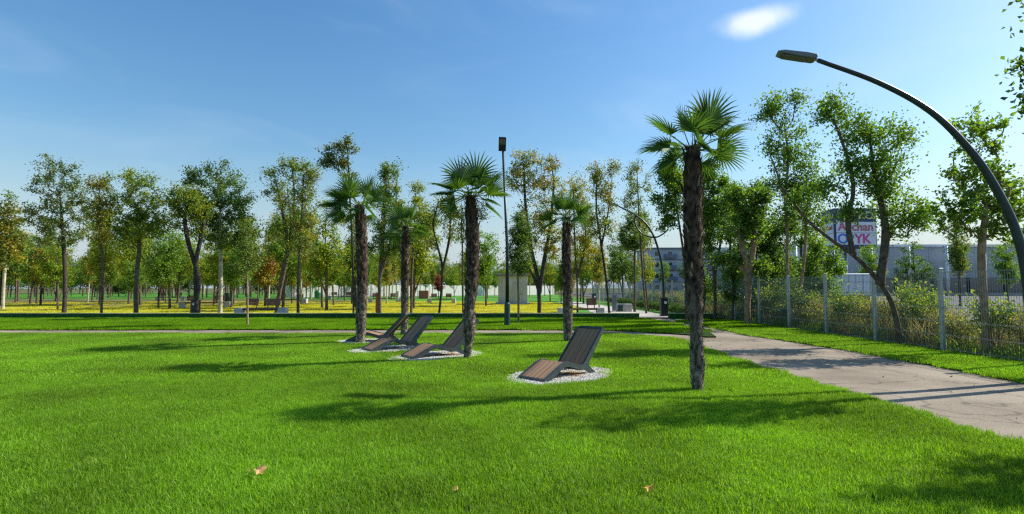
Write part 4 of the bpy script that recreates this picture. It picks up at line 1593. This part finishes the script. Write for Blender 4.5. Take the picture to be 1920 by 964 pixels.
GF = 'trees along the mesh fence'
px_tree('broadleaf_tree', 'large-leaved tree directly behind the tallest palm trunk', 'tree', 27,
        [[(1340, 600), (1341, 560), (1338, 500), (1328, 440), (1318, 380), (1310, 330)], [(1341, 520), (1352, 450), (1365, 400), (1372, 350)]],
        [(1330, 325, 28, 22), (1355, 350, 28, 28), (1320, 380, 26, 36), (1375, 385, 28, 28), (1345, 410, 34, 34), (1330, 450, 26, 26)], 0.11, 120, 6000, 0.18, 'bark', [('lf_green', .5), ('lf_bright', .5)], group=GF, clump=0.30, z=0.0)
px_tree('broadleaf_tree', 'green tree left of the tallest palm with drooping leafy sprays', 'tree', 26,
        [[(1287, 594), (1286, 540), (1282, 480), (1272, 410), (1262, 340), (1258, 290)]],
        [(1262, 295, 22, 26), (1250, 330, 22, 28), (1275, 345, 22, 30), (1262, 385, 26, 26), (1250, 418, 16, 20), (1232, 372, 10, 10, 120)], 0.07, 110, 5200, 0.16, 'bark', [('lf_green', .55), ('lf_bright', .3), ('lf_dark', .15)], group=GF, clump=0.28, z=0.0)
px_tree('broadleaf_tree', 'thick-trunked tree with a low spreading bough by the fence', 'tree', 22.6,
        [[(1403, 606), (1401, 575), (1403, 545), (1399, 505), (1390, 450), (1385, 400)], [(1401, 530), (1412, 470), (1418, 400)], [(1400, 515), (1378, 495), (1358, 488)]],
        [(1368, 488, 34, 14, 900), (1395, 420, 34, 34), (1380, 370, 26, 24), (1425, 370, 24, 28), (1410, 400, 30, 30), (1428, 435, 22, 28), (1420, 500, 26, 22)], 0.20, 130, 6500, 0.16, 'bark_tan', [('lf_green', .5), ('lf_bright', .25), ('lf_dark', .25)], group=GF, clump=0.26, z=0.02)
px_tree('broadleaf_tree', 'tall twin-stemmed tree in front of the fence with open leafy tufts up high', 'tree', G(1490, 614).y,
        [[(1490, 614), (1480, 560), (1476, 500), (1476, 430), (1472, 370), (1478, 300), (1470, 230)], [(1490, 606), (1502, 540), (1510, 460), (1512, 400), (1520, 340)], [(1476, 380), (1455, 320), (1440, 280)]],
        [(1455, 192, 18, 18, 500), (1432, 215, 18, 20, 450), (1490, 190, 18, 14, 400), (1475, 240, 30, 26), (1450, 270, 26, 22), (1478, 290, 34, 30), (1512, 300, 26, 28), (1465, 335, 32, 28), (1500, 360, 36, 32),
         (1530, 350, 22, 28), (1480, 400, 34, 32), (1520, 410, 28, 32), (1555, 320, 14, 22, 250)], 0.085, 140, 6800, 0.14, 'bark_tan', [('lf_green', .45), ('lf_bright', .4), ('lf_dark', .15)], group=GF, clump=0.38, z=0.02)
px_tree('broadleaf_tree', 'big leaning tree whose thick bough crosses in front of the shop sign', 'tree', 14.6,
        [[(1690, 640), (1672, 570), (1640, 520), (1600, 480), (1560, 452), (1520, 420), (1490, 385), (1465, 350)], [(1600, 480), (1590, 420), (1600, 350), (1580, 270), (1560, 220)], [(1650, 535), (1660, 430), (1640, 330), (1630, 250)]],
        [(1560, 198, 28, 24, 1100), (1538, 222, 16, 10, 160), (1592, 225, 24, 26, 600), (1620, 250, 38, 38), (1595, 305, 34, 34), (1650, 330, 50, 46), (1500, 372, 26, 20, 300), (1590, 390, 34, 26, 500), (1555, 350, 26, 24, 400), (1680, 270, 46, 46), (1700, 400, 50, 50)], 0.14, 160, 8200, 0.115, 'bark',
        [('lf_green', .5), ('lf_bright', .5)], group=GF, clump=0.30, z=0.02, twig=0.006)
px_tree('slender_tree', 'upright leafy sapling just behind the fence near the big white panel', 'tree', 24,
        [[(1548, 600), (1550, 560), (1552, 510), (1548, 460)]],
        [(1548, 480, 26, 26), (1530, 500, 20, 26), (1565, 500, 16, 20), (1545, 530, 22, 26)], 0.05, 50, 2200, 0.16, 'bark', [('lf_bright', .7), ('lf_green', .3)], clump=0.26)
px_tree('broadleaf_tree', 'bushy green tree rising behind the fence between its posts', 'tree', 25.5,
        [[(1448, 600), (1446, 550), (1444, 490), (1440, 430)]],
        [(1440, 460, 34, 40), (1460, 510, 34, 38), (1440, 540, 30, 36), (1420, 560, 30, 26), (1465, 430, 26, 28)], 0.10, 90, 6500, 0.17, 'bark', [('lf_dark', .6), ('lf_green', .4)], clump=0.34)
for (u_, Y_, top_, w_, lab_) in ((1318, 28, 300, 30, 'bushy tree filling the gap right of the tallest palm trunk'),
                               (1372, 25, 350, 34, 'leafy screen tree behind the fence left of the thick-trunked tree'), (1420, 28, 330, 34, 'leafy screen tree behind the fence right of the thick-trunked tree'),
                               (1505, 27, 360, 30, 'leafy screen tree behind the twin-stemmed tree'), (1530, 22, 440, 24, 'low bushy tree below the left face of the shop sign')):
    px_tree('broadleaf_tree', lab_, 'tree', Y_, [[(u_, 600), (u_ + 3, 540), (u_ - 3, 470), (u_ + 2, top_ + 40)], [(u_, 560), (u_ + 10, 500), (u_ + 14, 440)]],
            [(u_, top_ + 25, w_ * .6, 26), (u_ - 12, top_ + 75, w_ * .8, 32), (u_ + 14, top_ + 95, w_ * .8, 34), (u_, top_ + 150, w_, 36, 900), (u_ + 4, 540, w_, 30, 700)], 0.085, 80, 3600, 0.15, 'bark',
            [('lf_green', .5), ('lf_bright', .25), ('lf_dark', .25)], clump=0.30)
# trees past the photograph's sides (their shadows and neighbours are seen)
px_tree('broadleaf_tree', 'broad green tree beyond the left edge of the bin', 'tree', 31,
        [[(255, 590), (256, 520), (262, 450), (258, 380)]], [(255, 350, 50, 40), (290, 400, 40, 40), (225, 400, 40, 45), (260, 430, 50, 35)], 0.15, 110, 7500, 0.16, 'bark', [('lf_green', .6), ('lf_yellowgreen', .4)], group=GT)
px_tree('broadleaf_tree', 'tall leafy tree at the far left side of the park', 'tree', 33,
        [[(120, 590), (122, 520), (118, 440), (112, 360)]], [(115, 330, 45, 40), (150, 380, 38, 40), (80, 390, 38, 45), (115, 430, 50, 40)], 0.15, 110, 6500, 0.16, 'bark_dark', [('lf_dark', .5), ('lf_olive', .5)], group=GT)
px_tree('slender_tree', 'slim sparse tree left of the broad green one', 'tree', 30,
        [[(190, 590), (192, 500), (186, 410), (188, 340)]], [(188, 345, 22, 26), (182, 395, 26, 30), (195, 440, 24, 26)], 0.08, 60, 2200, 0.15, 'bark', [('lf_olive', .5), ('lf_yellow', .5)], group=GT)
px_tree('broadleaf_tree', 'leafy tree near the fence past the leaning one', 'tree', 12.8,
        [[(1850, 655), (1846, 580), (1840, 480), (1850, 380)]], [(1845, 330, 60, 60), (1800, 400, 50, 50), (1890, 400, 50, 60), (1830, 250, 50, 50)], 0.11, 110, 3400, 0.14, 'bark_tan', [('lf_green', .6), ('lf_bright', .4)], group=GF, clump=0.18, z=0.02)


def shade_tree(label, x, y, h, r, n, seed=0):
    st = [[(0, 0, 0), (0.05, 0, h * 0.45), (0, 0.05, h * 0.8)]]
    el = [(0, 0, h * 0.78, r, r, h * 0.17, 1), (-r * 0.5, 0.2, h * 0.66, r * 0.7, r * 0.7, h * 0.12, 0.7), (r * 0.4, -0.2, h * 0.7, r * 0.7, r * 0.7, h * 0.12, 0.6)]
    return build_tree('broadleaf_tree', label, 'tree', (x, y), st, el, 0.11, 70, n, 0.15, 'bark', [('lf_green', .6), ('lf_dark', .4)], group=GF, clump=0.2, z=0.02)


shade_tree('young tree by the path nearest the camera on the fence side', 9.8, 8.9, 8.1, 0.68, 1300)
shade_tree('low tree beside the path close to the camera', 10.0, 6.1, 6.6, 0.36, 900)

# background park trees: a few kinds, copied
BG = []
for k in range(9):
    h = [7.5, 9.0, 8.2, 10.0, 7.0, 8.8, 9.5, 8.0, 6.4][k]
    wd = [1.6, 1.2, 2.0, 1.4, 1.7, 2.2, 1.1, 1.9, 1.4][k]
    mats = [[('lf_green', .6), ('lf_bright', .4)], [('lf_olive', .5), ('lf_green', .5)], [('lf_yellowgreen', .6), ('lf_green', .4)], [('lf_green', .5), ('lf_yellow', .5)],
            [('lf_orange', .45), ('lf_yellow', .2), ('lf_olive', .35)], [('lf_dark', .7), ('lf_green', .3)], [('lf_olive', .5), ('lf_yellow', .3), ('lf_green', .2)], [('lf_yellowgreen', .5), ('lf_bright', .5)], [('lf_red', .9), ('lf_orange', .1)]][k]
    words = ['green', 'olive', 'yellow-green', 'green and yellow', 'orange-brown', 'dark green', 'thin olive-yellow', 'bright green', 'dark red'][k]
    bark = ['bark', 'bark_dark', 'bark', 'bark_pale', 'bark_dark', 'bark_dark', 'bark_pale', 'bark', 'bark_dark'][k]
    ln = rng.uniform(-.4, .4)
    st = [[(0, 0, 0), (ln * .4, 0, h * .3), (ln, 0.1, h * .6), (ln, 0, h * .9)]]
    if k in (2, 5, 7):
        st.append([(0, 0, h * .12), (wd * .35, .3, h * .4), (wd * .5, .2, h * .75)])
    el = [(ln, 0, h * .72, wd * .75, wd * .75, h * .25, 1), (ln + wd * .4, 0, h * .52, wd * .6, wd * .6, h * .18, .8), (ln - wd * .4, 0, h * .5, wd * .6, wd * .6, h * .18, .8), (ln, 0, h * .42, wd * .6, wd * .6, h * .14, .5)]
    tb, bb_, pos, cid, nc = tree_parts(st, el, 0.095, 70, 3400, 0.2, 0.40, 0.008)
    pick = rng.choice(len(mats), size=nc, p=[m_[1] for m_ in mats])
    BG.append((tb.mesh('trunk', M[bark], smooth=True), bb_.mesh('branch', M[bark], smooth=True),
               quads_mesh('crown', leaf_quads(pos, 0.175), pick[cid], [M[m_[0]] for m_ in mats]), words))


def where(u):
    for lim, w in ((150, 'far left side of the wood'), (317, 'left side of the wood'), (375, 'behind the black round bin'), (440, 'behind the pale-trunked tree'), (540, 'behind the two-back bench'), (650, 'behind the green waste post'),
                   (700, 'behind the leftmost palm'), (790, 'behind the second palm'), (860, 'behind the small distant bench'), (930, 'behind the middle palm'), (1000, 'behind the grey kiosk'), (1060, 'behind the yellow-topped tree'),
                   (1130, 'behind the right-hand bench'), (1400, 'beside the far fence')):
        if u < lim:
            return w
    return 'beyond the fence'


def put_bg(k, x, y, s, lab=None, parts=3):
    tr, br, cr_, words = BG[k]
    u = 960 + F * x / y
    row = 'front row' if y < 52 else 'middle rows' if y < 80 else 'far rows'
    o = thing('park_tree', lab or '%s park tree, %s, %s' % (words, row, where(u)), 'tree', (x, y, 0), rng.uniform(0, 6.28), 'background park trees, %s, %s %s' % (words, row, where(u)))
    o.scale = (s, s, s * rng.uniform(0.9, 1.1))
    obj('trunk', tr, o)
    obj('branch', br, o)['kind'] = 'stuff'
    obj('crown', cr_, o)['kind'] = 'stuff'
    return o


y = 40.0
while y < 112:
    stepx = 4.6 + (y - 40) * 0.03
    x = -1.02 * y
    while x < 9.0:
        xx, yy = x + rng.uniform(-2.0, 2.0), y + rng.uniform(-2.4, 2.4)
        u = 960 + F * xx / yy
        x += stepx * (0.78 if u < 720 else 1.0)
        if 915 < u < 1000 and yy < 58:
            continue
        if 780 < u < 1040 and rng.uniform() < (0.62 if yy < 85 else 0.35):
            continue
        if 885 < u < 955 and yy > 55 and rng.uniform() < 0.5:
            continue
        if u < 740:
            k = int(rng.choice([0, 1, 2, 3, 4, 5, 6, 7], p=[.25, .07, .22, .1, .02, .1, .04, .20]))
        else:
            k = int(rng.choice([0, 1, 2, 3, 4, 5, 6, 7], p=[.20, .12, .22, .18, .01, .05, .12, .10]))
        s = rng.uniform(0.62, 1.15) * (0.87 if u > 780 else 1.0)
        put_bg(k, xx, yy, s)
    y += 6.4
put_bg(8, P(822, 560, 78).x, 78, 0.62, 'small dark red-leaved tree left of the middle palm trunk')
put_bg(4, P(497, 560, 46).x, 46, 0.85, 'orange-brown tree above the two-back bench')
for k in range(64):                         # tree line closing the far end
    xx = -140 + k * 3.0 + rng.uniform(-1.2, 1.2)
    put_bg(int(rng.choice([0, 5, 2, 7, 5])), xx, 126 + rng.uniform(0, 14), rng.uniform(1.0, 1.3))
for (u, Yd, k, s) in ((1130, 62, 3, .8), (1168, 55, 5, .95), (1182, 75, 5, 1.0), (1150, 80, 1, .9), (1310, 60, 5, .7), (1395, 48, 0, .8), (1440, 55, 5, .7), (1475, 46, 0, .7), (1520, 60, 5, .7),
                      (1640, 44, 0, .8), (1720, 50, 5, .8), (1800, 46, 1, .9), (1890, 50, 0, .9)):
    put_bg(k, P(u, 560, Yd).x, Yd, s)

xx = rng.uniform(-190, 14, 620)
yy = rng.uniform(140, 152, 620)
zz = rng.uniform(0.3, 1, 620) ** 1.2 * (6.4 + np.where(xx < -15, 1.8, 0) + 1.6 * np.sin(xx * 0.13) + 1.1 * np.sin(xx * 0.31 + 1))
def clump_leaves(n, r):
    p_ = rng.normal(size=(n, 3)) * np.array([r, r, r * .8])
    return leaf_quads(p_, 0.42), rng.integers(0, 3, n)
scatter_object('distant_wood', [clump_leaves(260, 0.85) for _ in range(4)], np.stack([xx, yy, zz], 1), rng.uniform(0, 6.28, 620), rng.uniform(.8, 1.3, 620), [M['lf_dark'], M['lf_green'], M['lf_olive']])

# ------------------------------------------------------------------ shrubs and weeds behind the fence
def shrub_mesh(h, w, n, lsize, seed):
    r = np.random.default_rng(seed)
    stems = MB()
    pos = []
    for k in range(14):
        a = r.uniform(0, 6.28)
        d = r.uniform(0.1, 1) * w
        tip = np.array([math.cos(a) * d, math.sin(a) * d, h * r.uniform(0.6, 1.0)])
        mid = tip * np.array([.35, .35, .55])
        stems.tube([(math.cos(a) * .05, math.sin(a) * .05, 0), mid, tip], [0.012, 0.008, 0.004], 4, cap=False)
        m_ = n // 14
        f = r.uniform(0.2, 1.05, m_)[:, None]
        c = mid * (1 - f) * 1.2 + tip * f
        pos.append(c + r.normal(size=(m_, 3)) * np.array([w * .2, w * .2, h * .1]))
    pos = np.concatenate(pos)
    pos[:, 2] = np.abs(pos[:, 2])
    return stems, pos


SH = {}
for nm, h, w, n, ls, mts in (('leafy', 1.5, 0.65, 1100, 0.11, [('lf_green', .6), ('lf_yellowgreen', .4)]), ('dry', 1.3, 0.6, 1000, 0.075, [('lf_dry', .75), ('lf_yellowgreen', .25)]),
                             ('yellow', 1.15, 0.7, 1300, 0.085, [('lf_yellowgreen', .7), ('lf_dry', .3)]), ('dark', 1.0, 0.8, 1300, 0.12, [('lf_dark', 1.0)])):
    for v_ in range(2):
        stems, pos = shrub_mesh(h, w, n, ls, hash(nm) % 1000 + v_ if False else len(SH) * 3 + 5)
        pick = rng.choice(len(mts), size=len(pos), p=[m_[1] for m_ in mts])
        SH[(nm, v_)] = (stems.mesh('stem', M['bark_tan']), quads_mesh('foliage', leaf_quads(pos, ls, up=0.2, aspect=.5), pick, [M[m_[0]] for m_ in mts]))


def shrub(nm, x, y, s, label, group):
    st, fo = SH[(nm, int(rng.integers(2)))]
    o = thing('shrub', label, 'shrub', (x, y, -0.03), rng.uniform(0, 6.28), group)
    o.scale = (s, s, s * rng.uniform(.85, 1.15))
    obj('stem', st, o)
    obj('foliage', fo, o)['kind'] = 'stuff'
    return o


y = 11.0
k = 0
while y < 52:
    u = 960 + F * 11.9 / y
    if u > 1500:
        nm, wd = (('yellow', 'yellow-green weedy shrub'), ('dry', 'dry tan weed clump'), ('yellow', 'yellow-green weedy shrub'), ('leafy', 'leafy green shrub'))[k % 4]
    elif u > 1360:
        nm, wd = (('leafy', 'leafy green shrub'), ('dark', 'dark green shrub'), ('yellow', 'yellow-green weedy shrub'))[k % 3]
    else:
        nm, wd = (('dry', 'dry tan weed clump'), ('yellow', 'yellow-green weedy shrub'), ('dark', 'dark green shrub'))[k % 3]
    place = 'past the leaning tree' if u > 1640 else 'in front of the white trailer' if u > 1530 else 'behind the twin-stemmed tree' if u > 1440 else 'behind the thick-trunked tree' if u > 1370 else 'behind the tallest palm' if u > 1270 else 'behind the black square bin' if u > 1215 else 'at the far end of the fence'
    shrub(nm, 11.75 + rng.uniform(-.3, .5), y, rng.uniform(0.75, 1.1), '%s %s' % (wd, place), 'weeds behind the fence: %s %s' % (wd, place))
    if k % 2 == 0:
        shrub(['yellow', 'dry', 'leafy'][k % 3], 12.9 + rng.uniform(-.4, .6), y + .5, rng.uniform(0.8, 1.15), 'second-row %s %s' % (['yellow-green weedy shrub', 'dry tan weed clump', 'leafy green shrub'][k % 3], place),
              'second row of weeds: %s %s' % (['yellow-green weedy shrub', 'dry tan weed clump', 'leafy green shrub'][k % 3], place))
    y += 0.52 + y * 0.010
    k += 1
n = 430
yy = rng.uniform(9, 54, n)
xx = 11.05 + rng.uniform(0, 1, n) ** 1.3 * 3.4
wvar = [blades(70, 0.30, 0.25, 0.85, 0.018, 0.5) for _ in range(4)]
scatter_object('dry_weeds', wvar, np.stack([xx, yy, np.full(n, -0.10)], 1), rng.uniform(0, 6.28, n), rng.uniform(.7, 1.3, n), [M['lf_dry']])
wvar = [blades(80, 0.32, 0.15, 0.55, 0.020, 0.6) for _ in range(3)]
n = 900
xx, yy = 11.0 + rng.uniform(0, 3.4, n), rng.uniform(9, 54, n)
scatter_object('green_weeds', wvar, np.stack([xx, yy, np.full(n, -0.10)], 1), rng.uniform(0, 6.28, n), rng.uniform(.7, 1.3, n), [M['lf_green']])
# low dark hedge at the foot of the far fence
for i in range(22):
    y = 29.5 + i * 1.15
    shrub('dark', 10.15 + rng.uniform(-.12, .12), y, 0.62, 'low dark clipped shrub in the row at the foot of the far fence', 'low dark shrubs at the foot of the far fence')

# ------------------------------------------------------------------ beyond the fence: cars, trailer, buildings, sign
def car(label, p, rz, paint):
    t = thing('parked_car', label, 'car', (p[0], p[1], -0.04), rz, 'cars parked behind the fence')
    prof = [(-2.1, .35), (-2.15, .62), (-2.05, .85), (-1.25, .95), (-.65, 1.38), (.75, 1.42), (1.45, .98), (2.05, .92), (2.15, .6), (2.1, .32), (1.75, .28), (1.6, .52), (1.3, .62), (1.0, .52), (.88, .28),
            (-.95, .28), (-1.05, .52), (-1.35, .62), (-1.65, .52), (-1.78, .28)]
    q = MB()
    q.prism(prof, -.85, .85)
    obj('body', q.mesh('body', M[paint], bevel=0.05), t)
    for s in (-1, 1):
        q = MB()
        q.prism([(-1.1, .97), (-.6, 1.33), (.02, 1.36), (.02, .97)], s * .853, s * .862)
        q.prism([(.08, .97), (.08, 1.36), (.7, 1.36), (1.3, .97)], s * .853, s * .862)
        obj('side_window', q.mesh('side_window', M['glass']), t)
        for x in (-1.35, 1.3):
            q = MB()
            q.tube([(x, s * .70, .33), (x, s * .87, .33)], .33, 20)
            w = obj('wheel', q.mesh('wheel', M['tyre']), t)
            q = MB()
            q.tube([(x, s * .84, .33), (x, s * .885, .33)], .2, 14)
            obj('rim', q.mesh('rim', M['galv']), w)
        q = MB()
        q.box((-2.11, s * .62, .7), (.06, .32, .14))
        obj('headlight', q.mesh('headlight', M['sign_white']), t)
    q = MB()
    q.prism([(-1.215, .99), (-.69, 1.37), (-.70, 1.39), (-1.24, 1.0)], -.74, .74)
    q.prism([(.80, 1.40), (1.42, 1.01), (1.44, 1.03), (.82, 1.42)], -.74, .74)
    obj('windscreen', q.mesh('windscreen', M['glass']), t)
    return t


car('silver parked car glimpsed through the fence right of the tallest palm', (P(1352, 560, 40).x, 40), R(25), 'car_white')
car('dark blue parked car glimpsed through weeds behind the tallest palm', (P(1300, 560, 46).x, 46), R(15), 'car_blue')
car('silver parked car behind the black square bin', (P(1405, 560, 50).x, 50), R(20), 'car_white')

TY = 38.0
a, c = P(1544, 553, TY), P(1640, 553, TY)
t = thing('white_trailer', 'white box trailer parked behind the fence below the shop sign', 'trailer', ((a.x + c.x) / 2, TY, -0.04))
tw_, th_ = (c.x - a.x), P(1570, 510, TY).z - P(1570, 551, TY).z
q = MB()
q.box((0, 1.2, 1.1 + th_ / 2), (tw_, 2.4, th_))
obj('body', q.mesh('body', M['sign_white'], bevel=0.04), t)
q = MB()
for k in range(7):
    q.box((-tw_ / 2 + tw_ * (k + .5) / 7, -0.012, 1.1 + th_ / 2), (0.03, 0.03, th_ - 0.1))
obj('rib', q.mesh('rib', M['galv']), t)
q = MB()
q.box((0, 1.2, 0.95), (tw_ - 0.3, 1.2, 0.2))
obj('chassis', q.mesh('chassis', M['black']), t)
for x in (-tw_ * .3, -tw_ * .3 + 1.1, tw_ * .35):
    q = MB()
    q.tube([(x, 0.05, .48), (x, 0.4, .48)], .48, 20)
    obj('wheel', q.mesh('wheel', M['tyre']), t)

# apartment block
AY = 150.0
x0, x1 = P(1216, 500, AY).x, P(1216, 500, AY).x + 48
top = P(1216, 467, AY).z
t = thing('apartment_block', 'grey five-storey apartment block with rows of windows and balconies', 'building', ((x0 + x1) / 2, AY, 0))
wd = x1 - x0
q = MB()
q.box((0, 7, top / 2), (wd, 14, top))
obj('wall', q.mesh('wall', M['bldg']), t)
q = MB()
q.box((0, 6.9, top + 0.2), (wd + 0.8, 14.9, 0.4))
obj('roof', q.mesh('roof', M['bldg_dark'], bevel=0.03), t)
nf = 4
fh = top / nf
q = MB()
q.box((0, 0, 0), (1.5, 0.10, 1.6))
wf = q.mesh('window', M['sign_white'])
q = MB()
q.box((0, -0.06, 0), (1.25, 0.05, 1.35))
wp = q.mesh('pane', M['glass'])
q = MB()
q.box((0, -0.6, 0), (3.4, 1.2, 0.16))
q.box((0, -1.17, 0.55), (3.4, 0.06, 0.95))
q.box((-1.67, -0.6, 0.55), (0.06, 1.08, 0.95))
q.box((1.67, -0.6, 0.55), (0.06, 1.08, 0.95))
bal = q.mesh('balcony', M['bldg_dark'])
for f in range(nf):
    z = fh * (f + 0.58)
    for k in range(12):
        x = -wd / 2 + 2.4 + k * 3.93
        w_ = obj('window', wf, t, (x, -0.03, z))
        obj('pane', wp, w_)
        if k % 3 == 1:
            obj('balcony', bal, t, (x, -0.01, z - 1.25))
    q = MB()
    q.box((0, -0.02, fh * f + 0.12), (wd, 0.08, 0.3))
    obj('floor_band', q.mesh('floor_band', M['bldg_dark']), t)

# retail hall and pillar sign
HY = 112.0
x0 = P(1395, 500, HY).x
t = thing('retail_hall', 'long grey metal-clad retail hall with a white roof edge beyond the fence', 'building', (x0 + 35, HY, 0))
top = P(1570, 463, HY).z
for k in range(14):
    q = MB()
    q.box((-35 + 2.5 + 5 * k, 8, top / 2), (4.96, 16, top))
    obj('wall_panel', q.mesh('wall_panel', M['metal_clad']), t)
q = MB()
q.box((0, 7.9, top + 0.25), (70.4, 16.8, 0.5))
obj('roof_edge', q.mesh('roof_edge', M['sign_white']), t)
for k in range(9):
    q = MB()
    q.tube([(-33 + 8 * k, -2.2, 0), (-33 + 8 * k, -2.2, top)], 0.35, 10)
    obj('column', q.mesh('column', M['sign_white'], smooth=True), t)
q = MB()
q.box((0, -0.06, 2.2), (64, 0.1, 3.2))
obj('shop_window', q.mesh('shop_window', M['glass']), t)

SY = 84.0
pc = P(1566, 460, SY)                      # lower edge of the sign's front corner
sb, stp = pc.z, P(1566, 394, SY).z
sh = stp - sb
fw = 7.2                                   # face width
ang = R(-10)
t = thing('pylon_sign', 'tall shop pylon sign with navy top panel and coloured letters above the fence', 'sign', (pc.x, pc.y, 0), 0)
side_dir = Vector((P(1541, 460, SY + 4.2).x - pc.x, 4.2, 0))
sw_ = side_dir.length
front_a = R(4)
fd = Vector((math.cos(front_a), math.sin(front_a), 0))
sdn = side_dir.normalized()
corner = [Vector((0, 0, 0)), fd * fw, fd * fw + side_dir, side_dir]
q = MB()
q.slab([(v.x, v.y) for v in corner], sb - 0.25, stp + 0.3)
obj('cabinet', q.mesh('cabinet', M['navy']), t)
for f1, f2 in ((0.2, 0.2), (0.8, 0.2), (0.5, 0.8)):
    v = fd * fw * f1 + side_dir * f2
    q = MB()
    q.tube([(v.x, v.y, 0), (v.x, v.y, sb - 0.2)], 0.3, 10)
    obj('mast', q.mesh('mast', M['galv'], smooth=True), t)


def letters(txt, size, m, parent, pos, direction, wscale=1.0):
    cu_ = bpy.data.curves.new('letters', 'FONT')
    cu_.body = txt
    cu_.size = size
    cu_.extrude = 0.04
    cu_.offset = 0.02
    ob = bpy.data.objects.new('letters', cu_)
    COL.objects.link(ob)
    bpy.context.view_layer.update()
    dg = bpy.context.evaluated_depsgraph_get()
    me = bpy.data.meshes.new_from_object(ob.evaluated_get(dg))
    bpy.data.objects.remove(ob)
    me.materials.clear()
    me.materials.append(m)
    o = obj('lettering', me, parent, pos)
    d = direction.normalized()
    rotm = Matrix((d, Vector((0, 0, 1)), d.cross(Vector((0, 0, 1))))).transposed()
    o.rotation_euler = rotm.to_euler()
    o.scale = (wscale, 1, 1)
    return o


panels = [(0.70, 1.0, None), (0.36, 0.67, 'sign_white'), (0.02, 0.345, 'sign_white')]
fn = Vector((fd.y, -fd.x, 0))
sn = Vector((-sdn.y, sdn.x, 0))
if sn.x > 0:
    sn = -sn
for (f0, f1, m_) in panels:
    if not m_:
        continue
    for dr, ln_, nn in ((fd, fw, fn), (sdn, sw_, sn)):
        c0 = dr * 0.25 + nn * 0.02
        c1 = dr * (ln_ - 0.2) + nn * 0.02
        q = MB()
        z0, z1 = sb + sh * f0, sb + sh * f1
        o0, o1 = c0 + nn * 0.06, c1 + nn * 0.06
        q.add([(c0.x, c0.y, z0), (c1.x, c1.y, z0), (c1.x, c1.y, z1), (c0.x, c0.y, z1), (o0.x, o0.y, z0), (o1.x, o1.y, z0), (o1.x, o1.y, z1), (o0.x, o0.y, z1)],
              [(0, 1, 2, 3), (4, 5, 6, 7), (0, 1, 5, 4), (1, 2, 6, 5), (2, 3, 7, 6), (3, 0, 4, 7)])
        obj('face_panel', q.mesh('face_panel', M[m_]), t)
fz = lambda f: sb + sh * f
V0 = fn * 0.12
letters('METRO', 1.75, M['sign_yellow'], t, fd * 0.45 + V0 * 0.6 + Vector((0, 0, fz(0.755))), fd, 1.08)
letters('Auchan', 2.0, M['sign_red'], t, fd * 0.55 + V0 + Vector((0, 0, fz(0.42))), fd, 1.0)
for k, (ch, mm, xo) in enumerate((('O', 'sign_blue', 0.35), ('P', 'sign_green', 2.0), ('Y', 'sign_pink', 3.3), ('K', 'sign_pink', 4.6))):
    letters(ch, 2.2, M[mm], t, fd * xo + V0 + Vector((0, 0, fz(0.06))), fd, 1.05)
letters('METRO', 1.15, M['sign_yellow'], t, sdn * (sw_ - 0.3) + sn * 0.07 + Vector((0, 0, fz(0.78))), -sdn, 1.0)
letters('Auchan', 1.15, M['sign_red'], t, sdn * (sw_ - 0.3) + sn * 0.12 + Vector((0, 0, fz(0.46))), -sdn, 1.0)

# ------------------------------------------------------------------ fallen leaves
def fallen_leaf(label, p, m_, s, rz, seed):
    r = np.random.default_rng(seed)
    q = MB()
    n = 14
    ring = []
    for k in range(n):
        a = 2 * math.pi * k / n
        rr_ = s * (1.0 if k % 2 else 0.6) * (0.75 + 0.5 * abs(math.cos(a / 2))) * r.uniform(.85, 1.1)
        ring.append((rr_ * math.cos(a), rr_ * math.sin(a) * .8, s * 0.35 * math.cos(2 * a) + r.uniform(-.1, .1) * s))
    q.add([(0, 0, 0)] + ring, [(0, k + 1, (k + 1) % n + 1) for k in range(n)])
    t = thing('fallen_leaf', label, 'leaf', p, rz, 'fallen leaves on the near lawn')
    obj('blade', q.mesh('blade', M[m_]), t, (0, 0, 0), (R(25), R(-10), 0))
    q = MB()
    q.tube([(-s * .6, 0, 0), (-s * 1.3, .01, .01)], .0018, 4)
    obj('stalk', q.mesh('stalk', M[m_]), t)
    return t


p = G(484, 898)
fallen_leaf('curled orange-brown leaf lying on the grass at lower left', (p.x, p.y, 0.075), 'dead_leaf', 0.062, 0.9, 3)
p = G(1216, 932)
fallen_leaf('bright yellow-orange leaf lying on the grass at lower right', (p.x, p.y, 0.068), 'dead_leaf_yellow', 0.045, 0.2, 4)
p = G(857, 932)
fallen_leaf('small dull leaf sunk in the grass at bottom centre', (p.x, p.y, 0.055), 'dead_leaf_brown', 0.035, 2.0, 5)
n = 1100
yy = rng.uniform(6, 24, n)
xx = rng.uniform(4.9, 8.6, n)
sel = (rng.uniform(0, 1, n) < 0.35) | (np.abs(xx - 8.4) < 0.4)
xx, yy = xx[sel], yy[sel]
lv = leaf_quads(np.zeros((1, 3)), 0.09, up=4)
scatter_object('leaf_litter', [(leaf_quads(np.array([[0, 0, 0.012]]), 0.09, up=4), np.zeros(1, int)) for _ in range(4)], np.stack([xx, yy, np.full(len(xx), -0.028)], 1), rng.uniform(0, 6.28, len(xx)), rng.uniform(.5, 1.2, len(xx)), [M['litter']])

# ------------------------------------------------------------------ tell look-alikes apart by their order from the left
by = {}
for o in list(COL.objects):
    if o.parent is None and o.get('category') in ('tree', 'shrub') and o.get('group'):
        by.setdefault(o['label'], []).append(o)
for lab, os_ in by.items():
    n = len(os_)
    if 1 < n <= 12:
        os_.sort(key=lambda q: q.location.x / max(q.location.y, 1))
        words = ['leftmost', 'second from left', 'third from left', 'fourth from left', 'fifth from left', 'sixth from left', 'seventh from left', 'eighth from left', 'ninth from left', 'tenth from left', 'eleventh from left'][:n - 1] + ['rightmost']
        for o, w in zip(os_, words):
            o['label'] = '%s, %s' % (lab, w)
